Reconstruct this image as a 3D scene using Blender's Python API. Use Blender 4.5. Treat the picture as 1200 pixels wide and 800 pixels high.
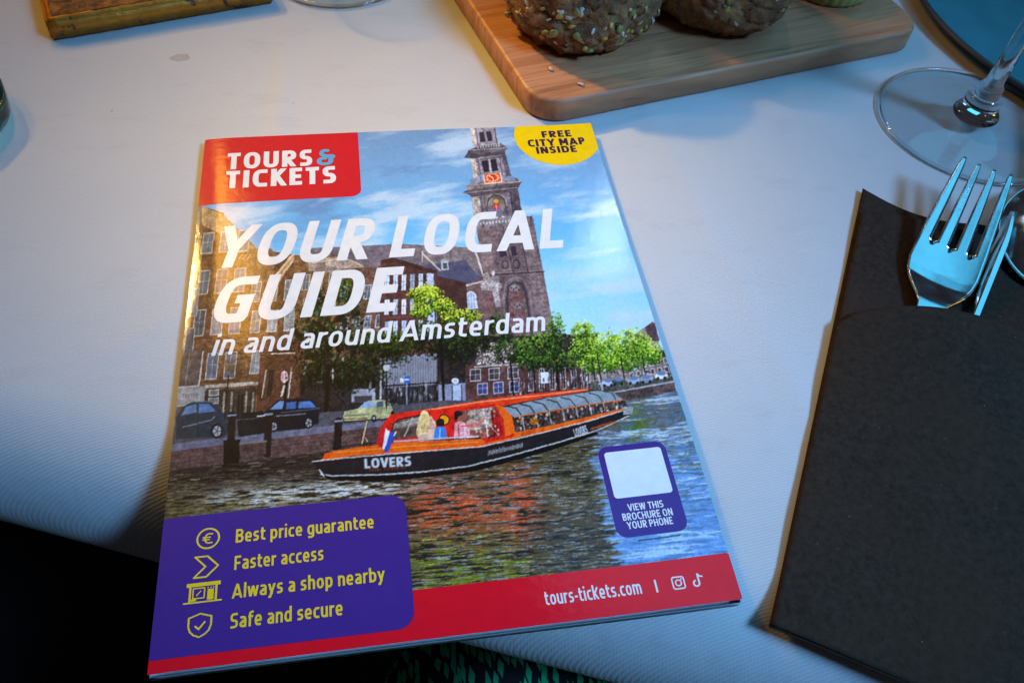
# A glossy city guide lying on a white tablecloth: bread board, glasses, cutlery pouch.
import bpy, bmesh, math, random
import numpy as np
from mathutils import Vector, Matrix, noise

for o in list(bpy.data.objects): bpy.data.objects.remove(o, do_unlink=True)
scene = bpy.context.scene
COL = scene.collection
R = math.radians

# ---------------------------------------------------------------- camera
ZC = .004                      # height of the brochure cover above the cloth
cam_d = bpy.data.cameras.new('camera'); cam = bpy.data.objects.new('camera', cam_d); COL.objects.link(cam)
cam_d.sensor_width = 36; cam_d.lens = 990 / 1200 * 36; cam_d.clip_start = .01; cam_d.clip_end = 50
CAM = Vector((.06894, -.07745, .23535 + ZC))
RGT = Vector((.98665993, -.14674758, .07047937)); UPV = Vector((.07382716, .78919648, .60968718)); FWD = Vector((.14509218, .59635062, -.7895025))
m = Matrix((RGT, UPV, -FWD)).transposed().to_4x4(); m.translation = CAM
cam.matrix_world = m
scene.camera = cam
scene.render.resolution_x, scene.render.resolution_y = 1024, 682

# ---------------------------------------------------------------- world and lamps
world = bpy.data.worlds.new('World'); scene.world = world; world.use_nodes = True
bgn = world.node_tree.nodes['Background']
bgn.inputs[0].default_value = (.46, .45, .56, 1); bgn.inputs[1].default_value = .040
scene.view_settings.view_transform = 'Standard'; scene.view_settings.look = 'None'
scene.view_settings.exposure = .12; scene.view_settings.gamma = 1
scene.cycles.use_denoising = True
scene.cycles.max_bounces = 10; scene.cycles.transmission_bounces = 10; scene.cycles.transparent_max_bounces = 8
scene.cycles.caustics_reflective = False; scene.cycles.caustics_refractive = True
scene.cycles.sample_clamp_indirect = 4

def lamp(name, kind, loc, target, energy, color, **kw):
    d = bpy.data.lights.new(name, kind); o = bpy.data.objects.new(name, d); COL.objects.link(o)
    o.location = loc
    o.rotation_euler = (Vector(target) - Vector(loc)).to_track_quat('-Z', 'Y').to_euler()
    d.energy = energy; d.color = color
    for k, v in kw.items(): setattr(d, k, v)
    return o
# room lamp at the back left: the warm main light, it throws the bread's shadows
lamp('room_lamp', 'SPOT', (-.80, 1.34, 1.16), (.089, .180, 0), 142, (1, .62, .17), spot_size=.2008, spot_blend=1.0, shadow_soft_size=.06).scale = (1, .638, 1)
# blue daylight falling in from the right
lamp('window_beam', 'SPOT', (.98, -.46, 1.0), (.178, .066, 0), 180, (.20, .515, 1), spot_size=.535, spot_blend=1.0, shadow_soft_size=.24).scale = (1, .526, 1)
# added amber fill that warms the far left of the table
lamp('warm_fill', 'SPOT', (-.75, .75, .80), (-.047, .199, 0), 7.5, (1, .56, .05), spot_size=.61, spot_blend=1.0, shadow_soft_size=.05)
# the wide window itself, mirrored in steel and glass
lamp('window_light', 'AREA', (1.25, .75, 1.75), (.25, .10, 0), 8, (.08, .58, 1), shape='RECTANGLE', size=1.2, size_y=1.4)
# golden wall lamp, mirrored in the glossy cover beside the spine
lamp('wall_lamp', 'AREA', (-.135, .655, .51), (.02, .22, 0), .95, (1, .46, .05), shape='ELLIPSE', size=.09, size_y=.24)
# added narrow strip light, there for the pale sheen near the cover's right edge
lamp('sheen_strip', 'AREA', (.348, .700, .556), (.159, .150, 0), .16, (.9, .96, 1), shape='RECTANGLE', size=.008, size_y=.085)
# ---------------------------------------------------------------- lettering as signed distances
# Letters are drawn as strokes in a unit where the cap height is 1; a distance field turns them
# into clean outlines (mesh) or into ink on the printed picture.
XH, DESC = .74, -.24
def arc(cx, cy, rx, ry, a0, a1, n=2.5, k=18):
    P = []
    for i in range(k + 1):
        t = math.radians(a0 + (a1 - a0) * i / k)
        c, s = math.cos(t), math.sin(t)
        P.append((cx + rx * math.copysign(abs(c) ** (2 / n), c), cy + ry * math.copysign(abs(s) ** (2 / n), s)))
    return P
def glyph(ch, w):
    """strokes (point lists), advance width, clip (ymin, ymax)"""
    h = w / 2; g = .86 * h          # g: half weight of level strokes
    T = 1 - g
    W = .62; S = []; clip = (-.02, 1.02)
    x = XH
    if ch == 'O': W = .74; S = [arc(W / 2, .5, W / 2 - h, .5 - g, 0, 360, 2.6, 36)]; clip = (-1, 2)
    elif ch == 'C': W = .62; S = [[(W, T)] + arc(W * .58, .5, W * .58 - h, .5 - g, 90, 270, 2.6) + [(W, g)]]
    elif ch == 'G': W = .68; S = [[(W * .96, T)] + arc(W * .55, .5, W * .55 - h, .5 - g, 90, 270, 2.6) + [(W - h, g), (W - h, .56)], [(W * .52, .5), (W, .5)]]
    elif ch == 'U': W = .68; S = [[(h, 1)] + arc(W / 2, .36, W / 2 - h, .36 - g, 180, 360, 2.6) + [(W - h, 1)]]
    elif ch == 'Y': W = .70; S = [[(h * .7 - .1, 1.16), (W / 2, .42)], [(W - h * .7 + .1, 1.16), (W / 2, .42)], [(W / 2, .5), (W / 2, 0)]]; clip = (0, 1)
    elif ch == 'R': W = .64; S = [[(h, 0), (h, 1)], [(h, T), (W * .5, T)] + arc(W * .5, .70, W * .5 - h, .30 - g, 90, -90, 2.5, 12) + [(h, .40)], [(W * .40, .44), (W - h * .75 + .06, -.14)]]; clip = (0, 1)
    elif ch == 'P': W = .60; S = [[(h, 0), (h, 1)], [(h, T), (W * .5, T)] + arc(W * .5, .68, W * .5 - h, .32 - g, 90, -90, 2.5, 12) + [(h, .36)]]
    elif ch == 'B': W = .62; S = [[(h, 0), (h, 1)], [(h, T), (W * .5, T)] + arc(W * .5, .745, W * .46 - h, .255 - g, 90, -90, 2.5, 12) + [(h, .49 + g * 0)], [(h, .5), (W * .5, .5)] + arc(W * .5, .25 + g / 2, W * .5 - h, .25 - g / 2, 90, -90, 2.5, 12) + [(h, g)]]
    elif ch == 'L': W = .52; S = [[(h, 1), (h, 0)], [(0, g), (W, g)]]
    elif ch == 'A': W = .76; S = [[(h * .72 - .05, -.15), (W / 2 + .015, 1.05)], [(W - h * .72 + .05, -.15), (W / 2 - .015, 1.05)], [(W * .2, .27), (W * .8, .27)]]; clip = (0, 1)
    elif ch == 'V': W = .68; S = [[(h * .72 - .05, 1.15), (W / 2 + .01, -.05)], [(W - h * .72 + .05, 1.15), (W / 2 - .01, -.05)]]; clip = (0, 1)
    elif ch == 'W': W = .98; q = .035; S = [[(h * .7 - q, 1.15), (W * .27, -.05)], [(W * .27, -.05), (W * .5, 1.05)], [(W * .5, 1.05), (W * .73, -.05)], [(W * .73, -.05), (W - h * .7 + q, 1.15)]]; clip = (0, 1)
    elif ch == 'M': W = .84; S = [[(h, 0), (h, 1)], [(W - h, 0), (W - h, 1)], [(h, 1.02), (W / 2, .28)], [(W - h, 1.02), (W / 2, .28)]]; clip = (0, 1)
    elif ch == 'N': W = .70; S = [[(h, 0), (h, 1)], [(W - h, 0), (W - h, 1)], [(h * .9, 1.04), (W - h * .9, -.04)]]; clip = (0, 1)
    elif ch == 'I': W = w; S = [[(h, 0), (h, 1)]]
    elif ch == 'D': W = .70; S = [[(h, 0), (h, 1)], [(h, T), (W * .45, T)] + arc(W * .45, .5, W * .55 - h, .5 - g, 90, -90, 2.6) + [(h, g)]]
    elif ch == 'E': W = .54; S = [[(h, 0), (h, 1)], [(0, T), (W, T)], [(0, .5), (W * .92, .5)], [(0, g), (W, g)]]
    elif ch == 'F': W = .52; S = [[(h, 0), (h, 1)], [(0, T), (W, T)], [(0, .48), (W * .92, .48)]]
    elif ch == 'H': W = .68; S = [[(h, 0), (h, 1)], [(W - h, 0), (W - h, 1)], [(h, .5), (W - h, .5)]]
    elif ch == 'T': W = .58; S = [[(W / 2, 0), (W / 2, 1)], [(0, T), (W, T)]]
    elif ch == 'K': W = .64; S = [[(h, 0), (h, 1)], [(h, .42), (W - h * .8 + .08, 1.12)], [(W * .38, .58), (W - h * .8 + .09, -.12)]]; clip = (0, 1)
    elif ch == 'S':
        W = .58; r = (1 - 2 * g) / 4
        S = [[(W * .93, T)] + arc(W / 2, T - r, W / 2 - h, r, 90, 270, 2.4, 14)[0:] + arc(W / 2, g + r, W / 2 - h, r, 90, -90, 2.4, 14) + [(W * .05, g)]]
    elif ch == '&':
        W = .74
        S = [arc(.36, .755, .25 - h, .245 - g, 50, 270, 2.3, 16) + [(W, .51)], [(.36, .51)] + arc(.34, .26, .34 - h, .26 - g, 90, 270, 2.4, 14) + arc(.34, .26, .27 - h * .4, .26 - g, 270, 360, 2.3, 8) + [(.61 - h * .4, .66)]]
    # small letters
    elif ch == 'o': W = .56; S = [arc(W / 2, x / 2, W / 2 - h, x / 2 - g, 0, 360, 2.5, 30)]; clip = (-1, 2)
    elif ch == 'n': W = .54; S = [[(h, 0), (h, x)], [(h, x * .6)] + arc(W / 2, x * .6, W / 2 - h, x * .4 - g, 180, 0, 2.5) + [(W - h, 0)]]
    elif ch == 'm': W = .84; q = W / 2; S = [[(h, 0), (h, x)], [(h, x * .6)] + arc((h + q) / 2, x * .6, (q - h) / 2, x * .4 - g, 180, 0, 2.5) + [(q, 0)], [(q, x * .6)] + arc((q + W - h) / 2, x * .6, (W - h - q) / 2, x * .4 - g, 180, 0, 2.5) + [(W - h, 0)]]
    elif ch == 'h': W = .54; S = [[(h, 0), (h, 1.04)], [(h, x * .6)] + arc(W / 2, x * .6, W / 2 - h, x * .4 - g, 180, 0, 2.5) + [(W - h, 0)]]; clip = (-.02, 1.06)
    elif ch == 'u': W = .54; S = [[(W - h, 0), (W - h, x)], [(h, x)] + arc(W / 2, x * .4, W / 2 - h, x * .4 - g, 180, 360, 2.5) + [(W - h, x * .4)]]
    elif ch == 'r': W = .36; S = [[(h, 0), (h, x)], [(h, x * .55)] + arc(W, x * .55, W - h, x * .45 - g, 180, 90, 2.5)]
    elif ch == 'i': W = w; S = [[(h, 0), (h, x)], [(h, x + .14), (h, 1.03)]]; clip = (-.02, 1.04)
    elif ch == 'l': W = w; S = [[(h, 0), (h, 1.04)]]; clip = (-.02, 1.06)
    elif ch == 'd': W = .56; S = [[(W - h, 0), (W - h, 1.04)], arc(W / 2, x / 2, W / 2 - h, x / 2 - g, 0, 360, 2.5, 30)]; clip = (-.02, 1.06)
    elif ch == 'b': W = .56; S = [[(h, 0), (h, 1.04)], arc(W / 2, x / 2, W / 2 - h, x / 2 - g, 0, 360, 2.5, 30)]; clip = (-.02, 1.06)
    elif ch == 'p': W = .56; S = [[(h, DESC), (h, x)], arc(W / 2, x / 2, W / 2 - h, x / 2 - g, 0, 360, 2.5, 30)]; clip = (-.3, 1)
    elif ch == 'g': W = .56; S = [[(W - h, x), (W - h, .02)] + arc(W / 2, .02, W / 2 - h, -DESC + .02 - g, 0, -90, 2.5, 10) + [(W * .12, DESC + g)], arc(W / 2, x / 2, W / 2 - h, x / 2 - g, 0, 360, 2.5, 30)]; clip = (-.3, 1)
    elif ch == 'c': W = .46; S = [[(W, x - g)] + arc(W * .62, x / 2, W * .62 - h, x / 2 - g, 90, 270, 2.5) + [(W, g)]]
    elif ch == 'e': W = .54; S = [[(h, x * .47), (W - h, x * .47)] + arc(W / 2, x / 2, W / 2 - h, x / 2 - g, 0, 270, 2.5, 26) + [(W * .9, g)]]
    elif ch == 'a': W = .52; S = [[(W * .1, x - g), (W * .5, x - g)] + arc(W * .5, x * .62, W * .5 - h, x * .38 - g, 90, 0, 2.5, 10) + [(W - h, 0)], [(W - h, x * .56), (W * .46, x * .56)] + arc(W * .46, x * .28, W * .46 - h, x * .28 - g, 90, 270, 2.4, 12) + [(W - h, g)]]
    elif ch == 's':
        W = .46; r = (x - 2 * g) / 4
        S = [[(W * .92, x - g)] + arc(W / 2, x - g - r, W / 2 - h, r, 90, 270, 2.3, 12) + arc(W / 2, g + r, W / 2 - h, r, 90, -90, 2.3, 12) + [(W * .05, g)]]
    elif ch == 't': W = .38; S = [[(h + .05, .95)] + arc(W + .02, .2, W - .03 - h, .2 - g, 180, 270, 2.5, 8), [(0, x - g), (W, x - g)]]
    elif ch == 'f': W = .38; S = [[(h + .05, 0)] + arc(W + .02, .82, W - .03 - h, 1.04 - .82 - g, 180, 90, 2.5, 8), [(0, x - g), (W, x - g)]]; clip = (0, 1.06)
    elif ch == 'k': W = .52; S = [[(h, 0), (h, 1.04)], [(h, x * .42), (W - h * .8 + .07, x + .12)], [(W * .38, x * .56), (W - h * .8 + .08, -.12)]]; clip = (0, x)
    elif ch == 'w': W = .80; q = .03; S = [[(h * .7 - q, x + .12), (W * .27, -.04)], [(W * .27, -.04), (W * .5, x + .03)], [(W * .5, x + .03), (W * .73, -.04)], [(W * .73, -.04), (W - h * .7 + q, x + .12)]]; clip = (0, x)
    elif ch == 'y': W = .54; S = [[(h * .7 - .04, x + .12), (W / 2 + .02, .0)], [(W - h * .7 + .06, x + .17), (W * .30, DESC + g), (W * .04, DESC + g)]]; clip = (-.3, x)
    elif ch == '-': W = .28; S = [[(0, x * .5), (W, x * .5)]]
    elif ch == '.': W = w; S = [[(h, 0), (h, w)]]
    elif ch == ' ': W = .20
    if ch == 'k': return S, W, (0, 1.05)
    return S, W, clip
def seg_field(S, w, X, Y):
    """distance to butt-ended strokes; level parts a little thinner, as in the typeface"""
    D = np.full(X.shape, 9., np.float32)
    for P in S:
        n = len(P) - 1
        closed = math.hypot(P[0][0] - P[-1][0], P[0][1] - P[-1][1]) < 1e-6
        for i in range(n):
            (ax, ay), (bx, by) = P[i], P[i + 1]
            L = math.hypot(bx - ax, by - ay)
            if L < 1e-7: continue
            ex, ey = (bx - ax) / L, (by - ay) / L
            hw = w / 2 * (1 - .14 * abs(ex))
            u = (X - ax) * ex + (Y - ay) * ey; v = np.abs(-(X - ax) * ey + (Y - ay) * ex)
            du = np.maximum(-u, u - L)
            D = np.minimum(D, np.maximum(du, v - hw))
            if i < n - 1 or closed:
                D = np.minimum(D, np.hypot(X - bx, Y - by) - hw)
    return D
def set_text(txt, w, track=.07):
    """returns a distance function of the line of text and its width; x starts at 0"""
    items = []; pen = 0.
    for ch in txt:
        S, W, clip = glyph(ch, w)
        if S: items.append((pen, W, S, clip))
        pen += W + (w * .42 + track if ch != ' ' else .10)
    wid = max(p + W for p, W, _, _ in items)
    def field(X, Y):
        D = np.full(X.shape, 9., np.float32)
        for p, W, S, clip in items:
            m = (X > p - .35) & (X < p + W + .35)
            if not m.any(): continue
            x, y = X[m] - p, Y[m]
            d = np.maximum(seg_field(S, w, x, y), np.maximum(clip[0] - y, y - clip[1]))
            D[m] = np.minimum(D[m], d)
        return D
    return field, wid
# ---------------------------------------------------------------- printed cover picture
# The cover photograph is painted stroke by stroke into a small colour table (numpy), in the
# frame of a keystoned scan of the cover; the table is then read at the vertices of the paper
# sheet, so the print lies on the paper itself.
rng = np.random.default_rng(7)
SS = 1.5
X0, Y0, X1, Y1 = 150, 130, 890, 800
CW, CH = int((X1 - X0) * SS), int((Y1 - Y0) * SS)
YY, XX = np.mgrid[0:CH, 0:CW].astype(np.float32)
PX, PY = XX / SS + X0, YY / SS + Y0
cv = np.zeros((CH, CW, 3), np.float32)

def vnoise(sx, sy, seed, rot=0.0):
    r = np.random.default_rng(seed)
    c, s = math.cos(rot), math.sin(rot)
    u, v = (PX * c + PY * s) / sx, (-PX * s + PY * c) / sy
    u = u - u.min(); v = v - v.min()
    g = r.random((int(v.max()) + 3, int(u.max()) + 3)).astype(np.float32)
    i, j = u.astype(int), v.astype(int)
    fu, fv = u - i, v - j
    fu, fv = fu * fu * (3 - 2 * fu), fv * fv * (3 - 2 * fv)
    return (g[j, i] * (1 - fu) + g[j, i + 1] * fu) * (1 - fv) + (g[j + 1, i] * (1 - fu) + g[j + 1, i + 1] * fu) * fv

def fbm(sx, sy, seed, octv=4, rot=0.0):
    t, a, w = 0, 1.0, 0.0
    for k in range(octv):
        t = t + a * vnoise(sx / 2 ** k, sy / 2 ** k, seed + 31 * k, rot); w += a; a *= .55
    return t / w

N1, N2, N3 = vnoise(1.6, 1.6, 1) - .5, vnoise(4, 4, 2) - .5, vnoise(14, 14, 3) - .5
GR = fbm(6, 6, 5, 3) - .5

def sub(x0, y0, x1, y1):
    a, b = max(0, int((x0 - X0) * SS) - 1), min(CW, int((x1 - X0) * SS) + 2)
    c, d = max(0, int((y0 - Y0) * SS) - 1), min(CH, int((y1 - Y0) * SS) + 2)
    return (slice(c, max(c, d)), slice(a, max(a, b)))

def blend(s, m, col, amp=0., a=1.0):
    if m.size == 0: return
    c = np.asarray(col, np.float32)
    if c.ndim == 1: c = np.broadcast_to(c, m.shape + (3,))
    if amp: c = c * (1 + amp * (GR[s] * 1.6 + N1[s] * .8))[..., None]
    m = (m * a)[..., None]
    cv[s] = cv[s] * (1 - m) + c * m

def poly_mask(pts, s, soft):
    x, y = PX[s], PY[s]
    d = np.full(x.shape, 1e9, np.float32); ins = np.zeros(x.shape, bool)
    n = len(pts)
    for i in range(n):
        (ax, ay), (bx, by) = pts[i], pts[(i + 1) % n]
        ex, ey = bx - ax, by - ay
        t = np.clip(((x - ax) * ex + (y - ay) * ey) / (ex * ex + ey * ey + 1e-9), 0, 1)
        d = np.minimum(d, np.hypot(x - ax - t * ex, y - ay - t * ey))
        if ay != by:
            ins ^= ((ay > y) != (by > y)) & (x < ex * (y - ay) / (by - ay) + ax)
    d = np.where(ins, d, -d)
    return np.clip(d / soft + .5, 0, 1)

def poly(pts, col, amp=0., a=1., soft=.8):
    xs, ys = [p[0] for p in pts], [p[1] for p in pts]
    s = sub(min(xs) - soft, min(ys) - soft, max(xs) + soft, max(ys) + soft)
    blend(s, poly_mask(pts, s, soft), col, amp, a)

def line(pts, w, col, a=1., soft=.8, amp=0.):
    xs, ys = [p[0] for p in pts], [p[1] for p in pts]
    p = w + soft
    s = sub(min(xs) - p, min(ys) - p, max(xs) + p, max(ys) + p)
    x, y = PX[s], PY[s]; d = np.full(x.shape, 1e9, np.float32)
    for (ax, ay), (bx, by) in zip(pts, pts[1:]):
        ex, ey = bx - ax, by - ay
        t = np.clip(((x - ax) * ex + (y - ay) * ey) / (ex * ex + ey * ey + 1e-9), 0, 1)
        d = np.minimum(d, np.hypot(x - ax - t * ex, y - ay - t * ey))
    blend(s, np.clip((w / 2 - d) / soft + .5, 0, 1), col, amp, a)

def ell(cx, cy, rx, ry, col, a=1., rot=0., soft=.8, amp=0.):
    r = max(rx, ry) + soft
    s = sub(cx - r, cy - r, cx + r, cy + r)
    x, y = PX[s] - cx, PY[s] - cy
    c, q = math.cos(rot), math.sin(rot)
    u, v = (x * c + y * q) / rx, (-x * q + y * c) / ry
    d = (1 - np.hypot(u, v)) * min(rx, ry)
    blend(s, np.clip(d / soft + .5, 0, 1), col, amp, a)

def lerp(a, b, t): return a + (b - a) * t
def quad(c, u, v):
    (a, b, d, e) = c      # tl, tr, br, bl
    return (lerp(lerp(a[0], b[0], u), lerp(e[0], d[0], u), v), lerp(lerp(a[1], b[1], u), lerp(e[1], d[1], u), v))
def wins(c, nx, ny, fill, frame, wf=.55, hf=.62, mull=True, a=1.):
    for i in range(nx):
        for j in range(ny):
            u0, v0 = (i + .5 - wf / 2) / nx, (j + .5 - hf / 2) / ny
            u1, v1 = (i + .5 + wf / 2) / nx, (j + .5 + hf / 2) / ny
            p = [quad(c, u0, v0), quad(c, u1, v0), quad(c, u1, v1), quad(c, u0, v1)]
            k = .8 + .4 * rng.random()
            poly(p, np.array(fill) * k, .25, a, .7)
            if frame is not None:
                line(p + [p[0]], .8, frame, .9 * a, .7)
                if mull:
                    m = [(lerp(p[0][0], p[1][0], .5), lerp(p[0][1], p[1][1], .5)), (lerp(p[3][0], p[2][0], .5), lerp(p[3][1], p[2][1], .5))]
                    line(m, .5, frame, .7 * a, .7)
                    m = [(lerp(p[0][0], p[3][0], .45), lerp(p[0][1], p[3][1], .45)), (lerp(p[1][0], p[2][0], .45), lerp(p[1][1], p[2][1], .45))]
                    line(m, .5, frame, .7 * a, .7)
def leaves(blobs, n, cols, r=(1, 2.6), a=.85, light=None):
    area = np.array([b[2] * b[3] for b in blobs], float); area /= area.sum()
    dkc = np.array(cols[0]) * .9
    for b in blobs:
        for q in range(int(b[2] * b[3] / 26) + 3):
            t = rng.random() * 6.283; q2 = math.sqrt(rng.random()) * .78
            ell(b[0] + b[2] * q2 * math.cos(t), b[1] + b[3] * q2 * math.sin(t), rng.uniform(2.5, 5), rng.uniform(2, 4), dkc * rng.uniform(.7, 1.3), .75, rng.random() * 3, 2.)
    n = int(n * 3.0); r = (r[0] * .5, r[1] * .6)
    for k in range(n):
        b = blobs[rng.choice(len(blobs), p=area)]
        t, q = rng.random() * 6.283, math.sqrt(rng.random()) * (1 + .12 * rng.normal())
        x, y = b[0] + b[2] * q * math.cos(t), b[1] + b[3] * q * math.sin(t)
        up = (b[1] - y) / b[3] * .5 + .5
        w = np.clip(rng.normal(up, .28), 0, .999)
        col = np.array(cols[int(w * len(cols))]) * (.8 + .4 * rng.random())
        rr = r[0] + (r[1] - r[0]) * rng.random()
        ell(x, y, rr, rr * (.5 + .4 * rng.random()), col, a, rng.random() * 3.14, .9)
def sparkle(pts, n, cols, w=(.6, 1.6), h=(.6, 3), a=.8, rot=0.):
    xs, ys = [p[0] for p in pts], [p[1] for p in pts]
    k = 0
    while k < n:
        x, y = rng.uniform(min(xs), max(xs)), rng.uniform(min(ys), max(ys))
        ins = False
        for i in range(len(pts)):
            (ax, ay), (bx, by) = pts[i], pts[(i + 1) % len(pts)]
            if (ay > y) != (by > y) and x < (bx - ax) * (y - ay) / (by - ay) + ax: ins = not ins
        k += 1
        if not ins: continue
        c = np.array(cols[rng.integers(len(cols))]) * (.8 + .4 * rng.random())
        ell(x, y, rng.uniform(*w), rng.uniform(*h), c, a * rng.uniform(.5, 1), rot, .8)

def paint_sky():
    v = np.clip((PY - 150 + (PX - 420) * .04) / 260, 0, 1)
    st = np.array([[118, 150, 188], [122, 168, 210], [112, 182, 228], [150, 208, 236], [176, 220, 240]], np.float32)
    k = v * 4; i = np.clip(k.astype(int), 0, 3); f = (k - i)[..., None]
    base = st[i] * (1 - f) + st[i + 1] * f
    c1 = fbm(95, 22, 11, 5, -.10); c2 = fbm(40, 9, 71, 4, -.16)
    m = np.clip((c1 * .7 + c2 * .3 - .47) * 5.5, 0, 1) * .8
    white = np.array([196, 214, 230], np.float32)
    grey = np.array([96, 122, 164], np.float32)
    dk = np.clip((fbm(70, 18, 51, 4, -.12) - .5) * 5, 0, 1) * np.clip((560 - PX) / 160, 0, 1) * np.clip((300 - PY) / 90, 0, 1) * .85
    b = base * (1 - dk[..., None]) + grey * dk[..., None]
    b = b * (1 - m[..., None]) + white * m[..., None]
    # the pale bank low on the right
    bank = np.clip(1 - np.abs((PY + (PX - 690) * .10 - 322) / 20), 0, 1) * np.clip((PX - 590) / 60, 0, 1) * .75
    bank *= .7 + .6 * vnoise(30, 8, 44)
    bank = np.clip(bank, 0, 1)
    b = b * (1 - bank[..., None]) + np.array([178, 212, 232], np.float32) * bank[..., None]
    cv[:] = b * (1 + .03 * N1)[..., None]

def paint_church():
    stone, dark, pale = (118, 112, 122), (58, 54, 66), (176, 170, 172)
    brick, bdk = (112, 98, 102), (70, 60, 68)
    # long slate roof
    poly([(355, 292), (470, 287), (560, 292), (600, 300), (600, 335), (505, 345), (360, 345)], (112, 106, 116), .18)
    poly([(470, 288), (556, 291), (566, 318), (540, 322), (478, 300)], (128, 118, 120), .2)
    poly([(494, 312), (545, 306), (566, 330), (560, 342), (505, 332)], (84, 86, 110), .15)
    for k in range(9): line([(480 + k * 9, 292 + k), (492 + k * 9, 318 + k)], .7, (96, 90, 98), .5)
    line([(495, 298), (516, 318)], 1.6, (196, 190, 184), .9); line([(556, 292), (567, 326)], 2.2, (205, 196, 186), .95)
    line([(495, 296), (495, 308)], 1.2, (190, 190, 190), .9)
    # tower shaft
    poly([(557, 258), (624, 254), (637, 322), (649, 388), (646, 402), (575, 405), (566, 320)], brick, .22)
    poly([(557, 258), (572, 257), (590, 405), (575, 405), (566, 320)], (132, 114, 114), .18, .8)
    poly([(609, 258), (624, 255), (637, 322), (649, 388), (634, 392), (620, 322)], (126, 110, 112), .2, .9)
    for k in range(26):
        y = 262 + k * 5.4
        line([(558 + k * .7, y), (626 + k * .95, y - 4)], .6, bdk, .28)
    line([(575, 323), (637, 319)], 2, bdk, .8); line([(574, 321.4), (636, 317.4)], .8, pale, .5)
    line([(588, 262), (602, 322)], 1.6, bdk, .7); line([(607, 260), (619, 320)], 1.6, bdk, .7)
    poly([(598, 290), (604, 289), (606, 300), (600, 301)], dark); poly([(584, 292), (592, 291), (594, 301), (586, 302)], dark)
    for (x, y) in ((592, 311), (605, 310)): ell(x, y, 4.5, 5.5, bdk, .8); ell(x, y, 2.6, 3.6, (128, 108, 106), .8)
    for k in range(12):
        ell(637 + k * 1.05 - 6.5, 326 + k * 5.3, 1.6, 1.2, (150, 140, 138), .7)
    # arched niche
    line([(597, 396), (594, 350), (596, 336), (603, 331), (611, 333), (616, 344), (623, 392)], 3, bdk, .85)
    line([(593, 396), (590, 348), (593, 332), (603, 326), (613, 328), (620, 342), (627, 392)], 1.2, (148, 132, 130), .6)
    poly([(599, 396), (597, 350), (600, 338), (609, 337), (614, 348), (620, 394)], (120, 92, 92), .3)
    ell(603, 338, 6, 3.5, (150, 148, 152), .8); ell(608, 359, 6, 3.5, (140, 142, 148), .7)
    for q in range(4): ell(599 + q * 3, 338 + (q % 2) * 2, 1.1, 1.4, bdk, .8)
    for q in range(4): ell(603 + q * 3, 358 + (q % 2) * 2, 1.1, 1.4, bdk, .8)
    # the belfry storeys
    poly([(552, 228), (606, 222), (612, 262), (557, 266)], stone, .3)
    poly([(553, 230), (561, 229), (566, 265), (557, 266)], (186, 176, 168), .25)
    poly([(596, 224), (607, 223), (613, 258), (603, 262)], (84, 78, 88), .3)
    for x in (563, 567, 598, 602): line([(x, 230), (x + 5, 262)], 1, dark, .6)
    ell(581, 241, 12.5, 14, (92, 84, 86), .9); ell(581.5, 243, 10, 12, (136, 124, 116), .9, amp=.3)
    line([(569, 242), (571, 233), (577, 228), (585, 228), (592, 233), (594, 242)], 1, (186, 176, 160), .7)
    ell(582, 247, 6.5, 5.5, (98, 116, 178), .8); poly([(578.5, 239), (584.5, 239), (584.5, 246), (581.5, 249), (578.5, 246)], (190, 62, 52), .2, .95)
    ell(581.5, 237, 2.4, 2.2, (196, 164, 60), .95); line([(581, 241), (582, 247)], 1, (220, 200, 190), .7)
    poly([(560, 258), (612, 253), (614, 263), (561, 268)], (120, 114, 122), .35)
    for k in range(14): ell(563 + k * 3.7, 263 - k * .35, .9, 1.6, (206, 204, 204), .8)
    for k in range(3): ell(574 + k * 8, 257 - k, 1.6, 1, (214, 208, 200), .8)
    ell(622, 262, 1.8, 5, (90, 84, 96)); ell(622, 256, 1.2, 1.8, (70, 64, 76)); ell(566, 266, 1.4, 3, (100, 92, 98))
    # lower cornice
    poly([(542, 227), (549, 223), (612, 213.5), (608, 219), (606, 224), (553, 232), (550, 229)], (92, 84, 92), .25)
    poly([(546, 218), (560, 214), (605, 209), (610, 214), (548, 224)], (124, 114, 116), .3)
    line([(546, 218), (610, 213.5)], 1, (178, 168, 160), .7); line([(543, 227.5), (606, 220.5)], .9, (168, 158, 150), .7)
    poly([(551, 212), (563, 205), (566, 214), (552, 217)], (140, 142, 160), .3); poly([(588, 203), (600, 206), (604, 212), (590, 213)], (138, 142, 164), .3)
    ell(556, 211, 2.6, 3, (120, 140, 180), .8); ell(600, 210, 2.6, 3, (112, 134, 182), .8)
    # clock
    poly([(565.5, 203.5), (586, 201.5), (589, 214.5), (568, 217)], (226, 196, 178))
    poly([(566.8, 204.6), (585.2, 202.8), (587.6, 213.8), (569, 215.8)], (198, 92, 56), .15)
    ell(577.2, 209.2, 8.2, 5.6, (206, 110, 66), .9); ell(577.2, 209.2, 5.0, 3.5, (172, 70, 44), .9)
    for k in range(12):
        t = k * .5236
        ell(577.2 + 6.7 * math.cos(t), 209.2 + 4.6 * math.sin(t), .75, .6, (246, 226, 206), .9)
    line([(577.2, 209.2), (573.4, 207)], .9, (250, 236, 214)); line([(577.2, 209.2), (578.6, 212.6)], .8, (250, 236, 214))
    # lantern storey with two openings
    poly([(553, 182), (590, 178), (596, 206), (587, 203), (563, 206), (556, 212)], (134, 128, 138), .28)
    poly([(552, 186), (557, 185), (560, 208), (555, 211)], (190, 178, 166), .2)
    poly([(587, 180), (592, 179), (599, 207), (593, 207)], (96, 90, 102), .25)
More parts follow.
